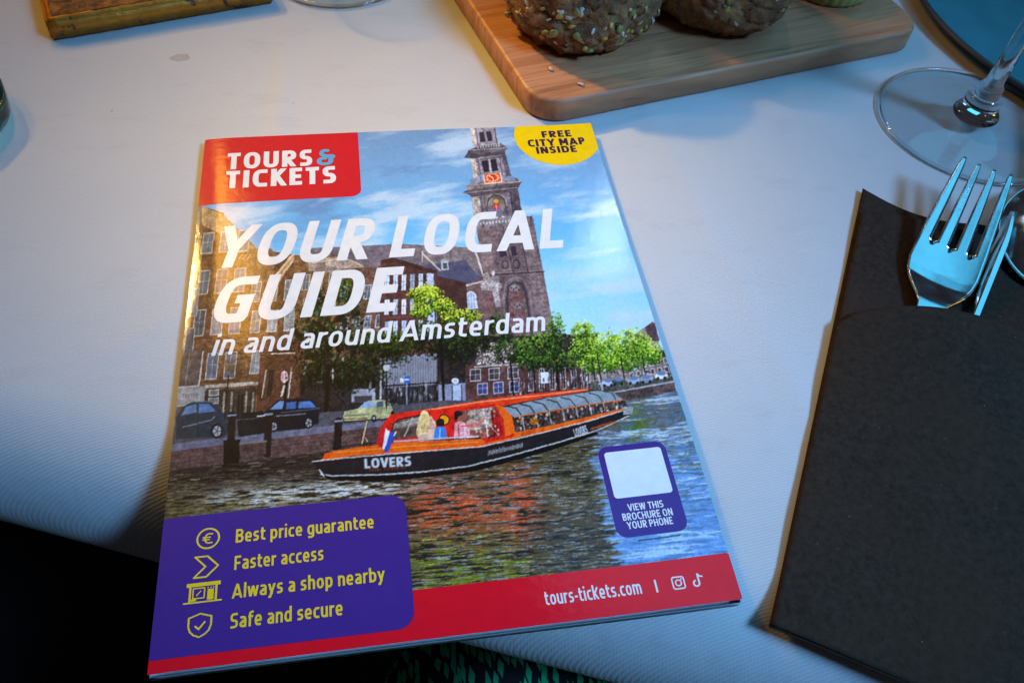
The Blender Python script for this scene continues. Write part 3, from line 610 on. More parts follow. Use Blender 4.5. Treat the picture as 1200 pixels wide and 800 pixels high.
def paint_boat():
    og, rd, hull = (232, 104, 36), (208, 44, 34), (40, 36, 40)
    # glass roof and saloon
    poly([(566, 480), (600, 473), (690, 457), (716, 460), (732, 472), (736, 480), (690, 492), (600, 512), (570, 518)], (60, 54, 54), .3)
    poly([(584, 479), (640, 467), (700, 459), (716, 460), (730, 470), (690, 475), (650, 482), (604, 490)], (138, 152, 160), .12)
    poly([(604, 489), (650, 481), (690, 475), (728, 470), (736, 479), (690, 490), (640, 500), (603, 510)], (70, 62, 60), .5)
    for k in range(8):
        t = k / 7.0
        x0, y0 = lerp(592, 706, t), lerp(476, 459, t); x1, y1 = lerp(612, 722, t), lerp(489, 470, t)
        line([(x0, y0), (lerp(x0, x1, .65), y0 + 3), (x1, y1)], 1.6 - .7 * t, (44, 40, 40), .9)
        line([(x1, y1), (x1 + 3 - t, y1 + 15 - 6 * t)], 1.6 - .6 * t, (200, 196, 190), .8)
    sparkle([(606, 490), (728, 471), (734, 479), (690, 488), (606, 507)], 330, [(226, 222, 216), (34, 28, 28), (34, 28, 28), (200, 80, 44), (150, 110, 90), (90, 110, 140), (190, 150, 60)], (.7, 1.7), (.8, 2.4), .85)
    ell(626, 494, 5.5, 4.5, (206, 130, 44), .8, amp=.5)
    line([(604, 489), (650, 481.5), (690, 475), (730, 470)], 1.3, (226, 120, 60), .9)
    # long orange strake below the windows
    poly([(563, 516), (604, 507), (640, 500), (690, 489), (737, 478), (737, 481), (690, 494), (640, 506), (604, 514), (563, 524)], og, .15)
    # red roof line over all
    poly([(457, 487), (500, 480), (580, 467), (640, 460), (690, 456), (690, 459), (640, 466), (584, 477), (520, 486), (468, 494)], (222, 70, 36), .12)
    line([(470, 486), (560, 472), (688, 457.4)], 1.3, (244, 156, 110), .9)
    # rear cabin, open at the stern
    poly([(442, 520), (450, 496), (457, 487), (470, 484), (580, 474), (592, 484), (600, 500), (603, 512), (566, 520)], rd, .12)
    poly([(580, 475), (590, 477), (600, 489), (604, 508), (592, 512), (590, 492)], og, .1)
    poly([(458, 508), (462, 496), (468, 493), (497, 486), (497, 512), (456, 516)], (94, 76, 70), .3)
    poly([(463, 497), (496, 488), (496, 496), (461, 502)], (150, 142, 136), .2); line([(484, 489), (474, 512)], 1.6, (190, 176, 160), .9); line([(461, 503), (496, 497)], .9, (170, 156, 140), .8)
    line([(457, 515), (461, 497), (468, 492), (498, 486)], 1.3, (40, 26, 26), .9)
    ell(520.5, 492.5, 6.6, 6.6, (60, 34, 26)); ell(520.5, 492.5, 5.2, 5.2, (232, 150, 34), amp=.1)
    poly([(541, 482), (578, 477), (586, 486), (588, 512), (541, 516)], (136, 86, 74), .35)
    poly([(548, 482), (576, 478), (578, 500), (550, 506)], (168, 150, 138), .4); poly([(575, 484), (584, 483), (590, 510), (578, 513)], (170, 34, 32), .2)
    line([(566, 480), (572, 512)], 1.2, (226, 220, 214), .8); line([(576, 482), (580, 510), (572, 514)], 1.3, (36, 28, 28), .9); line([(560, 484), (584, 510)], .9, (230, 226, 220), .6)
    sparkle([(545, 484), (586, 480), (588, 510), (545, 514)], 60, [(220, 210, 200), (60, 40, 38), (200, 60, 50)], (.7, 1.6), (.8, 2), .7)
    # people
    poly([(505, 488), (511, 497), (511, 517), (491, 518), (488, 506), (492, 496)], (212, 174, 150), .15)
    ell(497.5, 488, 5, 6, (228, 206, 150)); poly([(492, 488), (503, 487), (504, 498), (498, 509), (488, 510), (489, 498)], (222, 196, 140), .25)
    for k in range(6): line([(493 + k * 1.7, 486), (489.5 + k * 2.2, 507)], .6, (184, 150, 96), .7)
    ell(516, 496, 5, 5, (48, 32, 28)); poly([(509, 504), (515, 500), (522, 502), (524, 516), (508, 517)], (64, 130, 206), .15); line([(516, 503), (515, 516)], 1.4, (190, 216, 240), .8)
    ell(538.5, 489, 5, 5.6, (146, 94, 78)); ell(537, 485.5, 5, 3.6, (40, 30, 42)); ell(534.5, 489, 2.2, 4.6, (36, 26, 30))
    poly([(533, 496), (540, 494), (551, 498), (550, 516), (532, 517)], (222, 158, 164), .2); poly([(546, 496), (560, 496), (567, 489), (569, 491), (561, 501), (548, 502)], (196, 126, 112), .1); line([(537, 498), (538, 516)], 1.6, (186, 60, 76), .8); line([(544, 497), (545, 515)], 1.4, (240, 210, 214), .8); line([(540, 500), (553, 499)], 1.6, (208, 70, 80), .8)
    # deck coaming
    poly([(379, 537), (390, 529), (430, 523), (470, 519), (563, 515), (569, 518), (569, 524), (470, 531), (412, 535), (372, 542)], og, .12)
    line([(390, 526), (430, 520.5), (470, 517), (563, 514)], 1.3, (30, 26, 28), .9); line([(392, 531), (470, 524), (560, 518.5)], 1.4, (246, 150, 66), .8)
    poly([(380, 532), (388, 530), (386, 538), (379, 539)], (222, 84, 34)); line([(462, 518), (508, 515), (560, 512)], 2, (206, 196, 190), .8)
    # hull
    poly([(366, 541), (410, 536.5), (470, 531.5), (563, 524), (604, 515), (690, 494), (737, 480), (740, 481), (736, 490), (684, 513), (640, 528), (560, 549), (500, 558), (450, 563), (385, 561), (374, 553)], hull, .12)
    line([(366, 541), (410, 536.5), (470, 531.5), (563, 524), (604, 515), (690, 494), (739, 480)], 1.3, (216, 206, 196), .9)
    line([(376, 556), (390, 558), (450, 556.5), (500, 553), (548, 547), (600, 534), (660, 517), (700, 505), (736, 489)], 1.4, (206, 204, 198), .9)
    poly([(374, 552), (385, 559), (450, 559), (500, 555), (548, 549), (640, 525), (700, 507), (700, 510), (640, 530), (560, 552), (500, 560), (450, 565), (385, 563)], (24, 20, 22), .1)
    line([(374, 551), (380, 558)], 1.6, (214, 210, 204)); poly([(728, 478), (742, 479), (740, 486), (730, 488)], (150, 150, 150), .2)
    # flag
    poly([(448, 497), (452, 503), (451, 522), (447, 525), (441, 521)], (206, 40, 48), .1); poly([(452, 502), (457, 507), (453, 528), (448, 526), (450, 514)], (232, 234, 240), .08); poly([(457, 506), (463, 510), (460, 518), (455, 530), (449, 531), (454, 518)], (56, 84, 178), .12); line([(464, 507), (462, 511)], 1.4, (230, 230, 236))
    # script on the hull
    for k in range(26):
        x = 572 + k * 1.55; y = 531 - k * .36
        line([(x, y + 3), (x + .8, y - 3 + 2 * rng.random()), (x + 1.6, y + 3 * rng.random())], .8, (176, 172, 166), .75)
    for k in range(18):
        x = 692 + k * 1.6; y = 503 - k * .48
        line([(x, y + 1.5), (x + .6, y - 1.4 + rng.random()), (x + 1.3, y + 1.2)], .8, (196, 96, 44), .85)
    for k in range(15):
        if k == 5: continue
        x = 434 + k * 2.9; y = 551.6 - k * .18
        line([(x, y + 1), (x, y - 1)], .8, (166, 82, 50), .8); line([(x, y - 1), (x + 1.2, y - 1)], .6, (166, 82, 50), .6)

def paint_print():
    global cv
    paint_sky(); paint_church(); paint_street(); paint_quay(); paint_water(); paint_boat()
    # soften the drawn edges into the uneven edges of a printed photograph
    wx = (vnoise(3.2, 3.2, 301) - .5) * .9 + (vnoise(1.7, 1.7, 302) - .5) * .7; wy = (vnoise(3.2, 3.2, 303) - .5) * .9 + (vnoise(1.7, 1.7, 304) - .5) * .7
    fx = np.clip(XX + wx, 0, CW - 2); fy = np.clip(YY + wy, 0, CH - 2); i, j = fx.astype(int), fy.astype(int); u, v = (fx - i)[..., None], (fy - j)[..., None]
    w = (cv[j, i] * (1 - u) + cv[j, i + 1] * u) * (1 - v) + (cv[j + 1, i] * (1 - u) + cv[j + 1, i + 1] * u) * v
    lum = w.mean(2, keepdims=True)
    busy = np.clip((w[..., 0] - w[..., 2] + 40) / 50, .12, 1)[..., None]        # the sky stays smooth
    w = w * (1 + busy * (.16 * GR + .12 * N2 + .12 * N3 + .10 * N1)[..., None])
    w = 118 + (w - 118) * 1.12; w = lum + (w - lum) * 1.06
    bl = w
    for k in range(2):
        bl = (np.roll(bl, 1, 0) + bl * 2 + np.roll(bl, -1, 0)) / 4; bl = (np.roll(bl, 1, 1) + bl * 2 + np.roll(bl, -1, 1)) / 4
    w = w + (w - bl) * (.25 + .75 * busy)
    cv[:] = np.clip(w, 6, 250)
    for txt, pos in (('LOVERS', ((427.5, 549.5), (482, 546.5), 11.5)), ('LOVERS', ((674.3, 512.5), (689, 507.4), 9.8))):
        (ax, ay), (bx, by), hh = pos
        G, wid = set_text(txt, .24, 0)
        s = sub(min(ax, bx) - 2, min(ay, by) - hh - 4, max(ax, bx) + 3, max(ay, by) + 3)
        L = math.hypot(bx - ax, by - ay); ex, ey = (bx - ax) / L, (by - ay) / L
        u = ((PX[s] - ax) * ex + (PY[s] - ay) * ey) / L * wid
        v = -(PY[s] - ay - (PX[s] - ax) * ey / ex) / hh
        d = G(u, v) * hh
        blend(s, np.clip(.5 - d / .9, 0, 1), (212, 216, 222))
    # the sign over the shop front at the spine
    for k in range(6):
        line([(214 + k * 3.4, 465), (214.5 + k * 3.4, 461)], 1, (96, 96, 98), .7); line([(214 + k * 3.4, 461 + (k % 3)), (216.4 + k * 3.4, 461 + (k % 2))], .8, (96, 96, 98), .6)
    return cv
# ---------------------------------------------------------------- helpers
def at(px, py, z=0.):
    """point at height z that the photograph shows at (px, py) of 1200 x 800"""
    d = RGT * ((px - 600) / 990) - UPV * ((py - 400) / 990) + FWD
    return CAM + d * ((z - CAM.z) / d.z)
def lin(c): 
    c = np.asarray(c, float) / 255
    return np.where(c <= .04045, c / 12.92, ((c + .055) / 1.055) ** 2.4)
def rgb(*c): return tuple(float(v) for v in lin(c)) + (1,)

def material(name, color=(.5, .5, .5, 1), rough=.5, metal=0., coat=0., **kw):
    m = bpy.data.materials.new(name); m.use_nodes = True
    b = m.node_tree.nodes['Principled BSDF']
    b.inputs['Base Color'].default_value = color; b.inputs['Roughness'].default_value = rough
    b.inputs['Metallic'].default_value = metal; b.inputs['Coat Weight'].default_value = coat
    for k, v in kw.items(): b.inputs[k].default_value = v
    return m
class NT:
    def __init__(s, m): s.m, s.t = m, m.node_tree; s.b = s.t.nodes['Principled BSDF']
    def new(s, typ, **kw):
        n = s.t.nodes.new(typ)
        for k, v in kw.items():
            if k in n.inputs: n.inputs[k].default_value = v
            else: setattr(n, k, v)
        return n
    def link(s, a, b): s.t.links.new(a, b)
    def coord(s, scale=(1, 1, 1), rot=(0, 0, 0), kind='Object'):
        c = s.new('ShaderNodeTexCoord'); mp = s.new('ShaderNodeMapping')
        mp.inputs['Scale'].default_value = scale; mp.inputs['Rotation'].default_value = rot
        s.link(c.outputs[kind], mp.inputs['Vector']); return mp.outputs['Vector']
    def noise(s, vec, scale, detail=4, rough=.55, dist=0.):
        n = s.new('ShaderNodeTexNoise', Scale=scale, Detail=detail, Roughness=rough, Distortion=dist); s.link(vec, n.inputs['Vector']); return n.outputs['Fac']
    def ramp(s, fac, stops, interp='LINEAR'):
        n = s.new('ShaderNodeValToRGB'); n.color_ramp.interpolation = interp; e = n.color_ramp.elements
        while len(e) < len(stops): e.new(.5)
        for k, (p, c) in enumerate(stops): e[k].position = p; e[k].color = c if len(c) == 4 else (*c, 1)
        s.link(fac, n.inputs['Fac']); return n.outputs['Color']
    def mix(s, fac, a, b, mode='MIX'):
        n = s.new('ShaderNodeMix', data_type='RGBA', blend_type=mode)
        for sock, v in ((n.inputs['Factor'], fac), (n.inputs[6], a), (n.inputs[7], b)):
            if hasattr(v, 'is_linked'): s.link(v, sock)
            else: sock.default_value = v
        return n.outputs[2]
    def math(s, op, a, b=0.):
        n = s.new('ShaderNodeMath', operation=op)
        for sock, v in ((n.inputs[0], a), (n.inputs[1], b)):
            if hasattr(v, 'is_linked'): s.link(v, sock)
            else: sock.default_value = v
        return n.outputs[0]
    def bump(s, h, strength=.3, dist=.001, prev=None):
        n = s.new('ShaderNodeBump', Strength=strength, Distance=dist); s.link(h, n.inputs['Height'])
        if prev: s.link(prev, n.inputs['Normal'])
        return n.outputs['Normal']
    def set(s, **kw):
        for k, v in kw.items(): s.link(v, s.b.inputs[k.replace('_', ' ')])
        return s.m

def mesh_obj(name, verts, faces, mat, parent=None, smooth=True, loc=None):
    me = bpy.data.meshes.new(name)
    me.from_pydata([tuple(v) for v in verts], [], faces); me.update()
    if smooth: me.polygons.foreach_set('use_smooth', [True] * len(me.polygons))
    o = bpy.data.objects.new(name, me); COL.objects.link(o)
    if mat: me.materials.append(mat)
    if parent: o.parent = parent
    if loc is not None: o.location = loc
    return o
def bm_obj(name, bm, mat, parent=None, smooth=True, loc=None):
    bmesh.ops.recalc_face_normals(bm, faces=bm.faces[:])
    me = bpy.data.meshes.new(name); bm.to_mesh(me); bm.free()
    if smooth: me.polygons.foreach_set('use_smooth', [True] * len(me.polygons))
    o = bpy.data.objects.new(name, me); COL.objects.link(o)
    if mat: me.materials.append(mat)
    if parent: o.parent = parent
    if loc is not None: o.location = loc
    return o
def tag(o, label, cat, group=None, kind=None):
    if label: o['label'] = label
    if cat: o['category'] = cat
    if group: o['group'] = group
    if kind: o['kind'] = kind
    return o
def thing(name, label, cat, loc=(0, 0, 0), rz=0., group=None):
    o = bpy.data.objects.new(name, None); o.empty_display_size = .01; COL.objects.link(o)
    o.location = loc; o.rotation_euler = (0, 0, rz)
    return tag(o, label, cat, group)
def lathe(prof, n=64, close=False):
    """verts, faces of a profile [(r, z)...] turned about z; r = 0 ends make poles"""
    V, F, rows = [], [], []
    for r, z in prof:
        if r < 1e-6: rows.append([len(V)]); V.append((0, 0, z))
        else:
            rows.append(list(range(len(V), len(V) + n)))
            V += [(r * math.cos(6.28318530718 * k / n), r * math.sin(6.28318530718 * k / n), z) for k in range(n)]
    pairs = list(zip(rows, rows[1:])) + ([(rows[-1], rows[0])] if close else [])
    for a, b in pairs:
        for k in range(n):
            k2 = (k + 1) % n
            if len(a) == 1 and len(b) == 1: continue
            if len(a) == 1: F.append((a[0], b[k2], b[k]))
            elif len(b) == 1: F.append((a[k], a[k2], b[0]))
            else: F.append((a[k], a[k2], b[k2], b[k]))
    return V, F
def outline_mesh(field, x0, x1, y0, y1, step):
    """marching squares: the region field < 0 as 2-D verts and faces"""
    nx, ny = int(math.ceil((x1 - x0) / step)) + 1, int(math.ceil((y1 - y0) / step)) + 1
    gx, gy = x0 + step * np.arange(nx), y0 + step * np.arange(ny)
    X, Y = np.meshgrid(gx, gy)
    D = field(X.astype(np.float32), Y.astype(np.float32)).astype(float)
    D[np.abs(D) < 1e-7] = 1e-7
    I = D < 0
    idx, V, F = {}, [], []
    def node(j, i):
        k = ('n', j, i)
        if k not in idx: idx[k] = len(V); V.append((gx[i], gy[j]))
        return idx[k]
    def edge(j, i, j2, i2):
        k = ('e', j, i, j2, i2)
        if k not in idx:
            a, b = D[j, i], D[j2, i2]; t = min(max(a / (a - b), .02), .98)
            idx[k] = len(V); V.append((gx[i] + (gx[i2] - gx[i]) * t, gy[j] + (gy[j2] - gy[j]) * t))
        return idx[k]
    cnt = I[:-1, :-1].astype(int) + I[:-1, 1:] + I[1:, 1:] + I[1:, :-1]
    for j, i in np.argwhere(cnt > 0):
        c = ((j, i), (j, i + 1), (j + 1, i + 1), (j + 1, i)); ins = [I[p] for p in c]
        if all(ins): F.append(tuple(node(*p) for p in c)); continue
        if sum(ins) == 2 and ins[0] == ins[2]:      # saddle: two corners
            for q in range(4):
                if ins[q]:
                    a, b, d = c[q], c[(q + 1) % 4], c[(q - 1) % 4]
                    F.append((node(*a), edge(*min(a, b), *max(a, b)), edge(*min(a, d), *max(a, d))))
            continue
        f = []
        for q in range(4):
            a, b = c[q], c[(q + 1) % 4]
            if ins[q]: f.append(node(*a))
            if ins[q] != ins[(q + 1) % 4]: f.append(edge(*min(a, b), *max(a, b)))
        F.append(tuple(f))
    return V, F
def rrect(cx, cy, hx, hy, r):
    def f(X, Y):
        qx, qy = np.abs(X - cx) - hx + r, np.abs(Y - cy) - hy + r
        return np.hypot(np.maximum(qx, 0), np.maximum(qy, 0)) + np.minimum(np.maximum(qx, qy), 0) - r
    return f
def ring(f, w): return lambda X, Y: np.abs(f(X, Y)) - w / 2
def disc(cx, cy, rx, ry=None):
    ry = ry or rx
    return lambda X, Y: (np.hypot((X - cx) / rx, (Y - cy) / ry) - 1) * min(rx, ry)
def strokes(S, w): return lambda X, Y: seg_field(S, w, X, Y)
def union(*fs):
    def f(X, Y):
        d = fs[0](X, Y)
        for g in fs[1:]: d = np.minimum(d, g(X, Y))
        return d
    return f
def cut(a, b): return lambda X, Y: np.maximum(a(X, Y), -b(X, Y))

# ---------------------------------------------------------------- table
EN = Vector((-.3718, -.9283, 0)); EA = Vector((.9283, -.3718, 0))     # out of the table, along its edge
E0, ER = -.0768, .034
CREASES = [(.02, .35, 1, .004, .0006), (-.12, -.6, 2, .005, .0005), (.16, -.9, 3, .0035, .0005), (.24, .5, 4, .006, .0006), (-.2, .9, 5, .005, .0005), (.33, -.3, 6, .004, .0005)]
def cloth_point(a, d):
    """a along the edge, d metres of cloth measured from far inside (negative) over the rounded edge"""
    z = .0006 * noise.noise(Vector((a * 7, d * 7, 1))) + .00045 * noise.noise(Vector((a * 19, d * 19, 4)))
    for a0, k, s0, w, h in CREASES:
        q = (a - a0 - k * d) / w
        if abs(q) < 4: z += h * math.exp(-q * q) * (.6 + .8 * noise.noise(Vector((d * 11, a0 * 9, s0))))
    if d <= E0:
        return EA * a + EN * d + Vector((0, 0, z * min(1, (E0 - d) / .02)))
    t = (d - E0) / ER
    if t < 2.5: return EA * a + EN * (E0 + ER * math.sin(t)) + Vector((0, 0, -ER + ER * math.cos(t)))
    k = (t - 2.5) * ER
    return EA * a + EN * (E0 + ER * math.sin(2.5) + k * math.cos(2.5)) + Vector((0, 0, -ER + ER * math.cos(2.5) - k * math.sin(2.5) * .3))
def build_cloth():
    A = [-1.0, -.7, -.5, -.35] + [-.25 + .0025 * k for k in range(301)] + [.6, .75, 1.0, 1.3]
    Dd = [-1.5, -1.2, -1.0, -.8, -.7] + [-.6 + .004 * k for k in range(137)]
    Dd = [d for d in Dd if d < E0 - .002] + [E0 + ER * t for t in np.linspace(0, 2.5, 34)] + [E0 + ER * 2.5 + .03, E0 + ER * 2.5 + .10]
    V = [cloth_point(a, d) for d in Dd for a in A]; n = len(A)
    F = [(r * n + c, r * n + c + 1, (r + 1) * n + c + 1, (r + 1) * n + c) for r in range(len(Dd) - 1) for c in range(n - 1)]
    m = material('white_linen', (.8, .8, .8, 1), .85, **{'Sheen Weight': .15})
    t = NT(m); v = t.coord(); vr = t.coord((1, 1, 1), (0, 0, R(-7)))
    wv = t.new('ShaderNodeTexWave', bands_direction='Y', Scale=330., Distortion=1.6, Detail=2., **{'Detail Scale': 3.}); t.link(vr, wv.inputs['Vector'])
    wx = t.new('ShaderNodeTexWave', bands_direction='X', Scale=330., Distortion=1.2, Detail=2.); t.link(vr, wx.inputs['Vector'])
    fine = t.noise(v, 900, 3); big = t.noise(v, 6, 4)
    col = t.ramp(big, [(.3, (.535, .535, .54)), (.7, (.585, .585, .59))])
    thread = t.math('ADD', t.math('MULTIPLY', wv.outputs['Fac'], .75), t.math('ADD', t.math('MULTIPLY', wx.outputs['Fac'], .2), t.math('MULTIPLY', fine, .5)))
    col = t.mix(1., col, t.ramp(thread, [(.2, (.89, .89, .89)), (1.2, (1.05, 1.05, 1.05))]), 'MULTIPLY')
    # a faded wine stain and a few specks
    st = at(211, 68); geo = t.new('ShaderNodeNewGeometry')
    dv = t.new('ShaderNodeVectorMath', operation='SUBTRACT'); t.link(geo.outputs['Position'], dv.inputs[0]); dv.inputs[1].default_value = st
    sc = t.new('ShaderNodeVectorMath', operation='MULTIPLY'); t.link(dv.outputs[0], sc.inputs[0]); sc.inputs[1].default_value = (1 / .0075, 1 / .0048, 1)
    ln = t.new('ShaderNodeVectorMath', operation='LENGTH'); t.link(sc.outputs[0], ln.inputs[0])
    dst = t.math('ADD', ln.outputs['Value'], t.math('MULTIPLY', t.noise(v, 330, 4), .75))
    col = t.mix(t.ramp(dst, [(.55, (.45, .45, .45)), (.95, (.62, .62, .62)), (1.5, (0, 0, 0))]), col, (.33, .26, .25, 1))
    vo = t.new('ShaderNodeTexVoronoi', Scale=38.); t.link(v, vo.inputs['Vector'])
    col = t.mix(t.ramp(vo.outputs['Distance'], [(.010, (.5, .5, .5)), (.03, (0, 0, 0))]), col, (.16, .13, .13, 1))
    smear = t.noise(t.coord((1, 2.6, 1), (0, 0, .5)), 30, 7, .7)
    col = t.mix(t.ramp(smear, [(.55, (0, 0, 0)), (.78, (.5, .5, .5))]), col, (.43, .41, .41, 1))
    h = t.math('ADD', thread, 0.)
    cre = t.noise(t.coord((1, 1, 1)), 34, 3)
    nb = t.bump(cre, .20, .003); nb = t.bump(h, .20, .0003, nb)
    t.set(Base_Color=col, Normal=nb)
    o = mesh_obj('tablecloth', V, F, m)
    tag(o, 'white woven linen tablecloth covering the table to its rounded front edge', 'tablecloth')
build_cloth()
fm = material('dark_floor', (.012, .012, .014, 1), .9); t = NT(fm)
t.set(Base_Color=t.ramp(t.noise(t.coord(), 9, 5), [(.3, (.006, .006, .008)), (.7, (.014, .014, .017))]))
tag(mesh_obj('floor', [(-6, -6, -.74), (6, -6, -.74), (6, 6, -.74), (-6, 6, -.74)], [(0, 1, 2, 3)], fm), None, None, kind='structure')

def build_skirt():
    m = material('leaf_print_fabric', (.01, .01, .012, 1), .9); t = NT(m)
    v = t.coord((330, 88, 1), (0, 0, R(-8)), 'Object')
    n = t.new('ShaderNodeTexNoise', Scale=.35, Detail=2.); t.link(v, n.inputs['Vector'])
    add = t.new('ShaderNodeVectorMath', operation='MULTIPLY_ADD'); t.link(n.outputs['Color'], add.inputs[0]); add.inputs[1].default_value = (1.2, 1.2, 0); t.link(v, add.inputs[2])
    vo = t.new('ShaderNodeTexVoronoi', Scale=1.0, voronoi_dimensions='2D', distance='MANHATTAN'); t.link(add.outputs[0], vo.inputs['Vector'])
    c = t.ramp(vo.outputs['Distance'], [(.40, (.04, .62, .26)), (.47, (.012, .012, .016))])
    t.set(Base_Color=c)
    # a lap seen from above: a long rounded fold of fabric
    V, F = [], []; nu, nv = 60, 40
    c0 = at(640, 830, -.10); ax = Vector((.80, -.60, 0)); pr = Vector((.60, .80, 0))
    for i in range(nu):
        for j in range(nv):
            u = -.075 + .42 * i / (nu - 1); a = math.pi * (j / (nv - 1))
            w = .085 + .01 * math.sin(u * 14)
            taper = min(1., math.sqrt(max(0., (u + .075) / .06))) if u < -.015 else 1.
            wr = 1 + .05 * noise.noise(Vector((u * 30, a * 3, 2)))
            p = c0 + ax * u + pr * (-w * math.cos(a) * wr * taper) + Vector((0, 0, -.075 + .075 * math.sin(a) * wr * taper + .004 * noise.noise(Vector((u * 40, a * 4, 0)))))
            V.append(p)
    for i in range(nu - 1):
        for j in range(nv - 1): F.append((i * nv + j, (i + 1) * nv + j, (i + 1) * nv + j + 1, i * nv + j + 1))
    o = mesh_obj('skirt', V, F, m)
    md = o.modifiers.new('thickness', 'SOLIDIFY'); md.thickness = .001
    tag(o, 'black skirt with a dark green leaf print, below the table edge', 'skirt')
build_skirt()

# ---------------------------------------------------------------- bread board
BT = .0118
def build_board():
    m = material('beech_wood', (.4, .25, .12, 1), .5); t = NT(m)
    v = t.coord((10, 160, 40), (0, 0, 0)); v2 = t.coord((30, 900, 300)); v3 = t.coord((4, 30, 8))
    g = t.noise(v, 1.0, 6, .62, 1.2); g2 = t.noise(v2, 1.0, 3, .6); g3 = t.noise(v3, 1., 3)
    c = t.ramp(g, [(.28, (.30, .105, .044)), (.5, (.52, .215, .098)), (.72, (.64, .30, .15))])
    c = t.mix(t.ramp(g3, [(.35, (0, 0, 0)), (.7, (.4, .4, .4))]), c, (.62, .32, .16, 1))
    c = t.mix(t.ramp(g2, [(.60, (0, 0, 0)), (.70, (.7, .7, .7))]), c, (.13, .065, .03, 1))
    nb = t.bump(g2, .25, .0004); nb = t.bump(g, .15, .0006, nb)
    rg = t.ramp(g, [(.3, (.62, .62, .62)), (.7, (.42, .42, .42))])
    t.set(Base_Color=c, Normal=nb, Roughness=rg)
    t0 = thing('bread_board', 'light beech bread board with rounded corners under the seeded rolls', 'board', (.2268, .3273, 0), R(13.8))
    bm = bmesh.new()
    L, Wd, r = .2175, .165, .016
    pts = []
    # local frame: x along the front edge, y away from the viewer; the front left corner is square-rounded
    for cx, cy, a0 in ((L / 2 - r, Wd / 2 - r, 0), (-L / 2 + r, Wd / 2 - r, 90), (-L / 2 + r, -Wd / 2 + r, 180), (L / 2 - r, -Wd / 2 + r, 270)):
        for k in range(13):
            a = math.radians(a0 + 90 * k / 12); pts.append((cx + r * math.cos(a), cy + r * math.sin(a)))
    lv = [(.0012, .0), (0, .0012), (0, BT - .0016), (.0006, BT - .0005), (.0018, BT)]
    rows = []
    for ins, z in lv:
        rows.append([bm.verts.new((x * (1 - ins / (L / 2)), y * (1 - ins / (Wd / 2)), z)) for x, y in pts])
    n = len(pts)
    for a, b in zip(rows, rows[1:]):
        for k in range(n): bm.faces.new((a[k], a[(k + 1) % n], b[(k + 1) % n], b[k]))
    bm.faces.new(rows[0][::-1]); bm.faces.new(rows[-1])
    o = bm_obj('board_body', bm, m, t0, smooth=False)
    for p in o.data.polygons: p.use_smooth = len(p.vertices) == 4
    # carving groove ends: small hand hole is out of view
    return t0
build_board()

crust = material('rye_crust', (.12, .07, .04, 1), .8); t = NT(crust)
v = t.coord(); a = t.noise(v, 75, 7, .68); b = t.noise(v, 240, 4, .65); c3 = t.noise(v, 24, 4)
col = t.ramp(a, [(.30, (.045, .014, .005)), (.46, (.22, .088, .030)), (.64, (.52, .26, .10))])
col = t.mix(t.ramp(c3, [(.45, (0, 0, 0)), (.7, (.55, .55, .55))]), col, (.19, .085, .035, 1))
col = t.mix(t.ramp(b, [(.60, (0, 0, 0)), (.74, (.6, .6, .6))]), col, (.58, .36, .16, 1))
nb = t.bump(a, .9, .006); nb = t.bump(b, .5, .0015, nb)
t.set(Base_Color=col, Normal=nb)
def seed_mat(name, c1, c2):
    m = material(name, c1, .45); t = NT(m)
    t.set(Base_Color=t.ramp(t.noise(t.coord(), 500, 3), [(.35, c1), (.65, c2)])); return m
SM = [seed_mat('white_sesame', (.62, .56, .44, 1), (.48, .42, .32, 1)), seed_mat('yellow_grit', (.58, .37, .06, 1), (.40, .26, .05, 1)), seed_mat('olive_kernel', (.30, .27, .07, 1), (.22, .20, .06, 1)), seed_mat('dark_linseed', (.05, .03, .022, 1), (.09, .05, .03, 1))]
def seed_mesh(name, kind):
    bm = bmesh.new(); bmesh.ops.create_uvsphere(bm, u_segments=14, v_segments=9, radius=1)
    rr = random.Random(kind)
    for vt in bm.verts:
        x, y, z = vt.co
        if kind in (0, 3): vt.co = Vector((x * .62 * (1 - .30 * y), y, z * .42))
        else: vt.co = Vector((x * .85, y, z * .7)) * (1 + .30 * noise.noise(Vector((x, y, z)) * 1.6 + Vector((kind, 0, 0))))
    me = bpy.data.meshes.new(name); bm.to_mesh(me); bm.free(); me.materials.append(SM[kind])
    me.polygons.foreach_set('use_smooth', [True] * len(me.polygons)); return me
SEED = [seed_mesh('sesame', 0), seed_mesh('maize_grit', 1), seed_mesh('pumpkin_kernel', 2), seed_mesh('linseed', 3)]
SNAME = ['sesame_seed', 'maize_grit', 'pumpkin_seed', 'linseed']
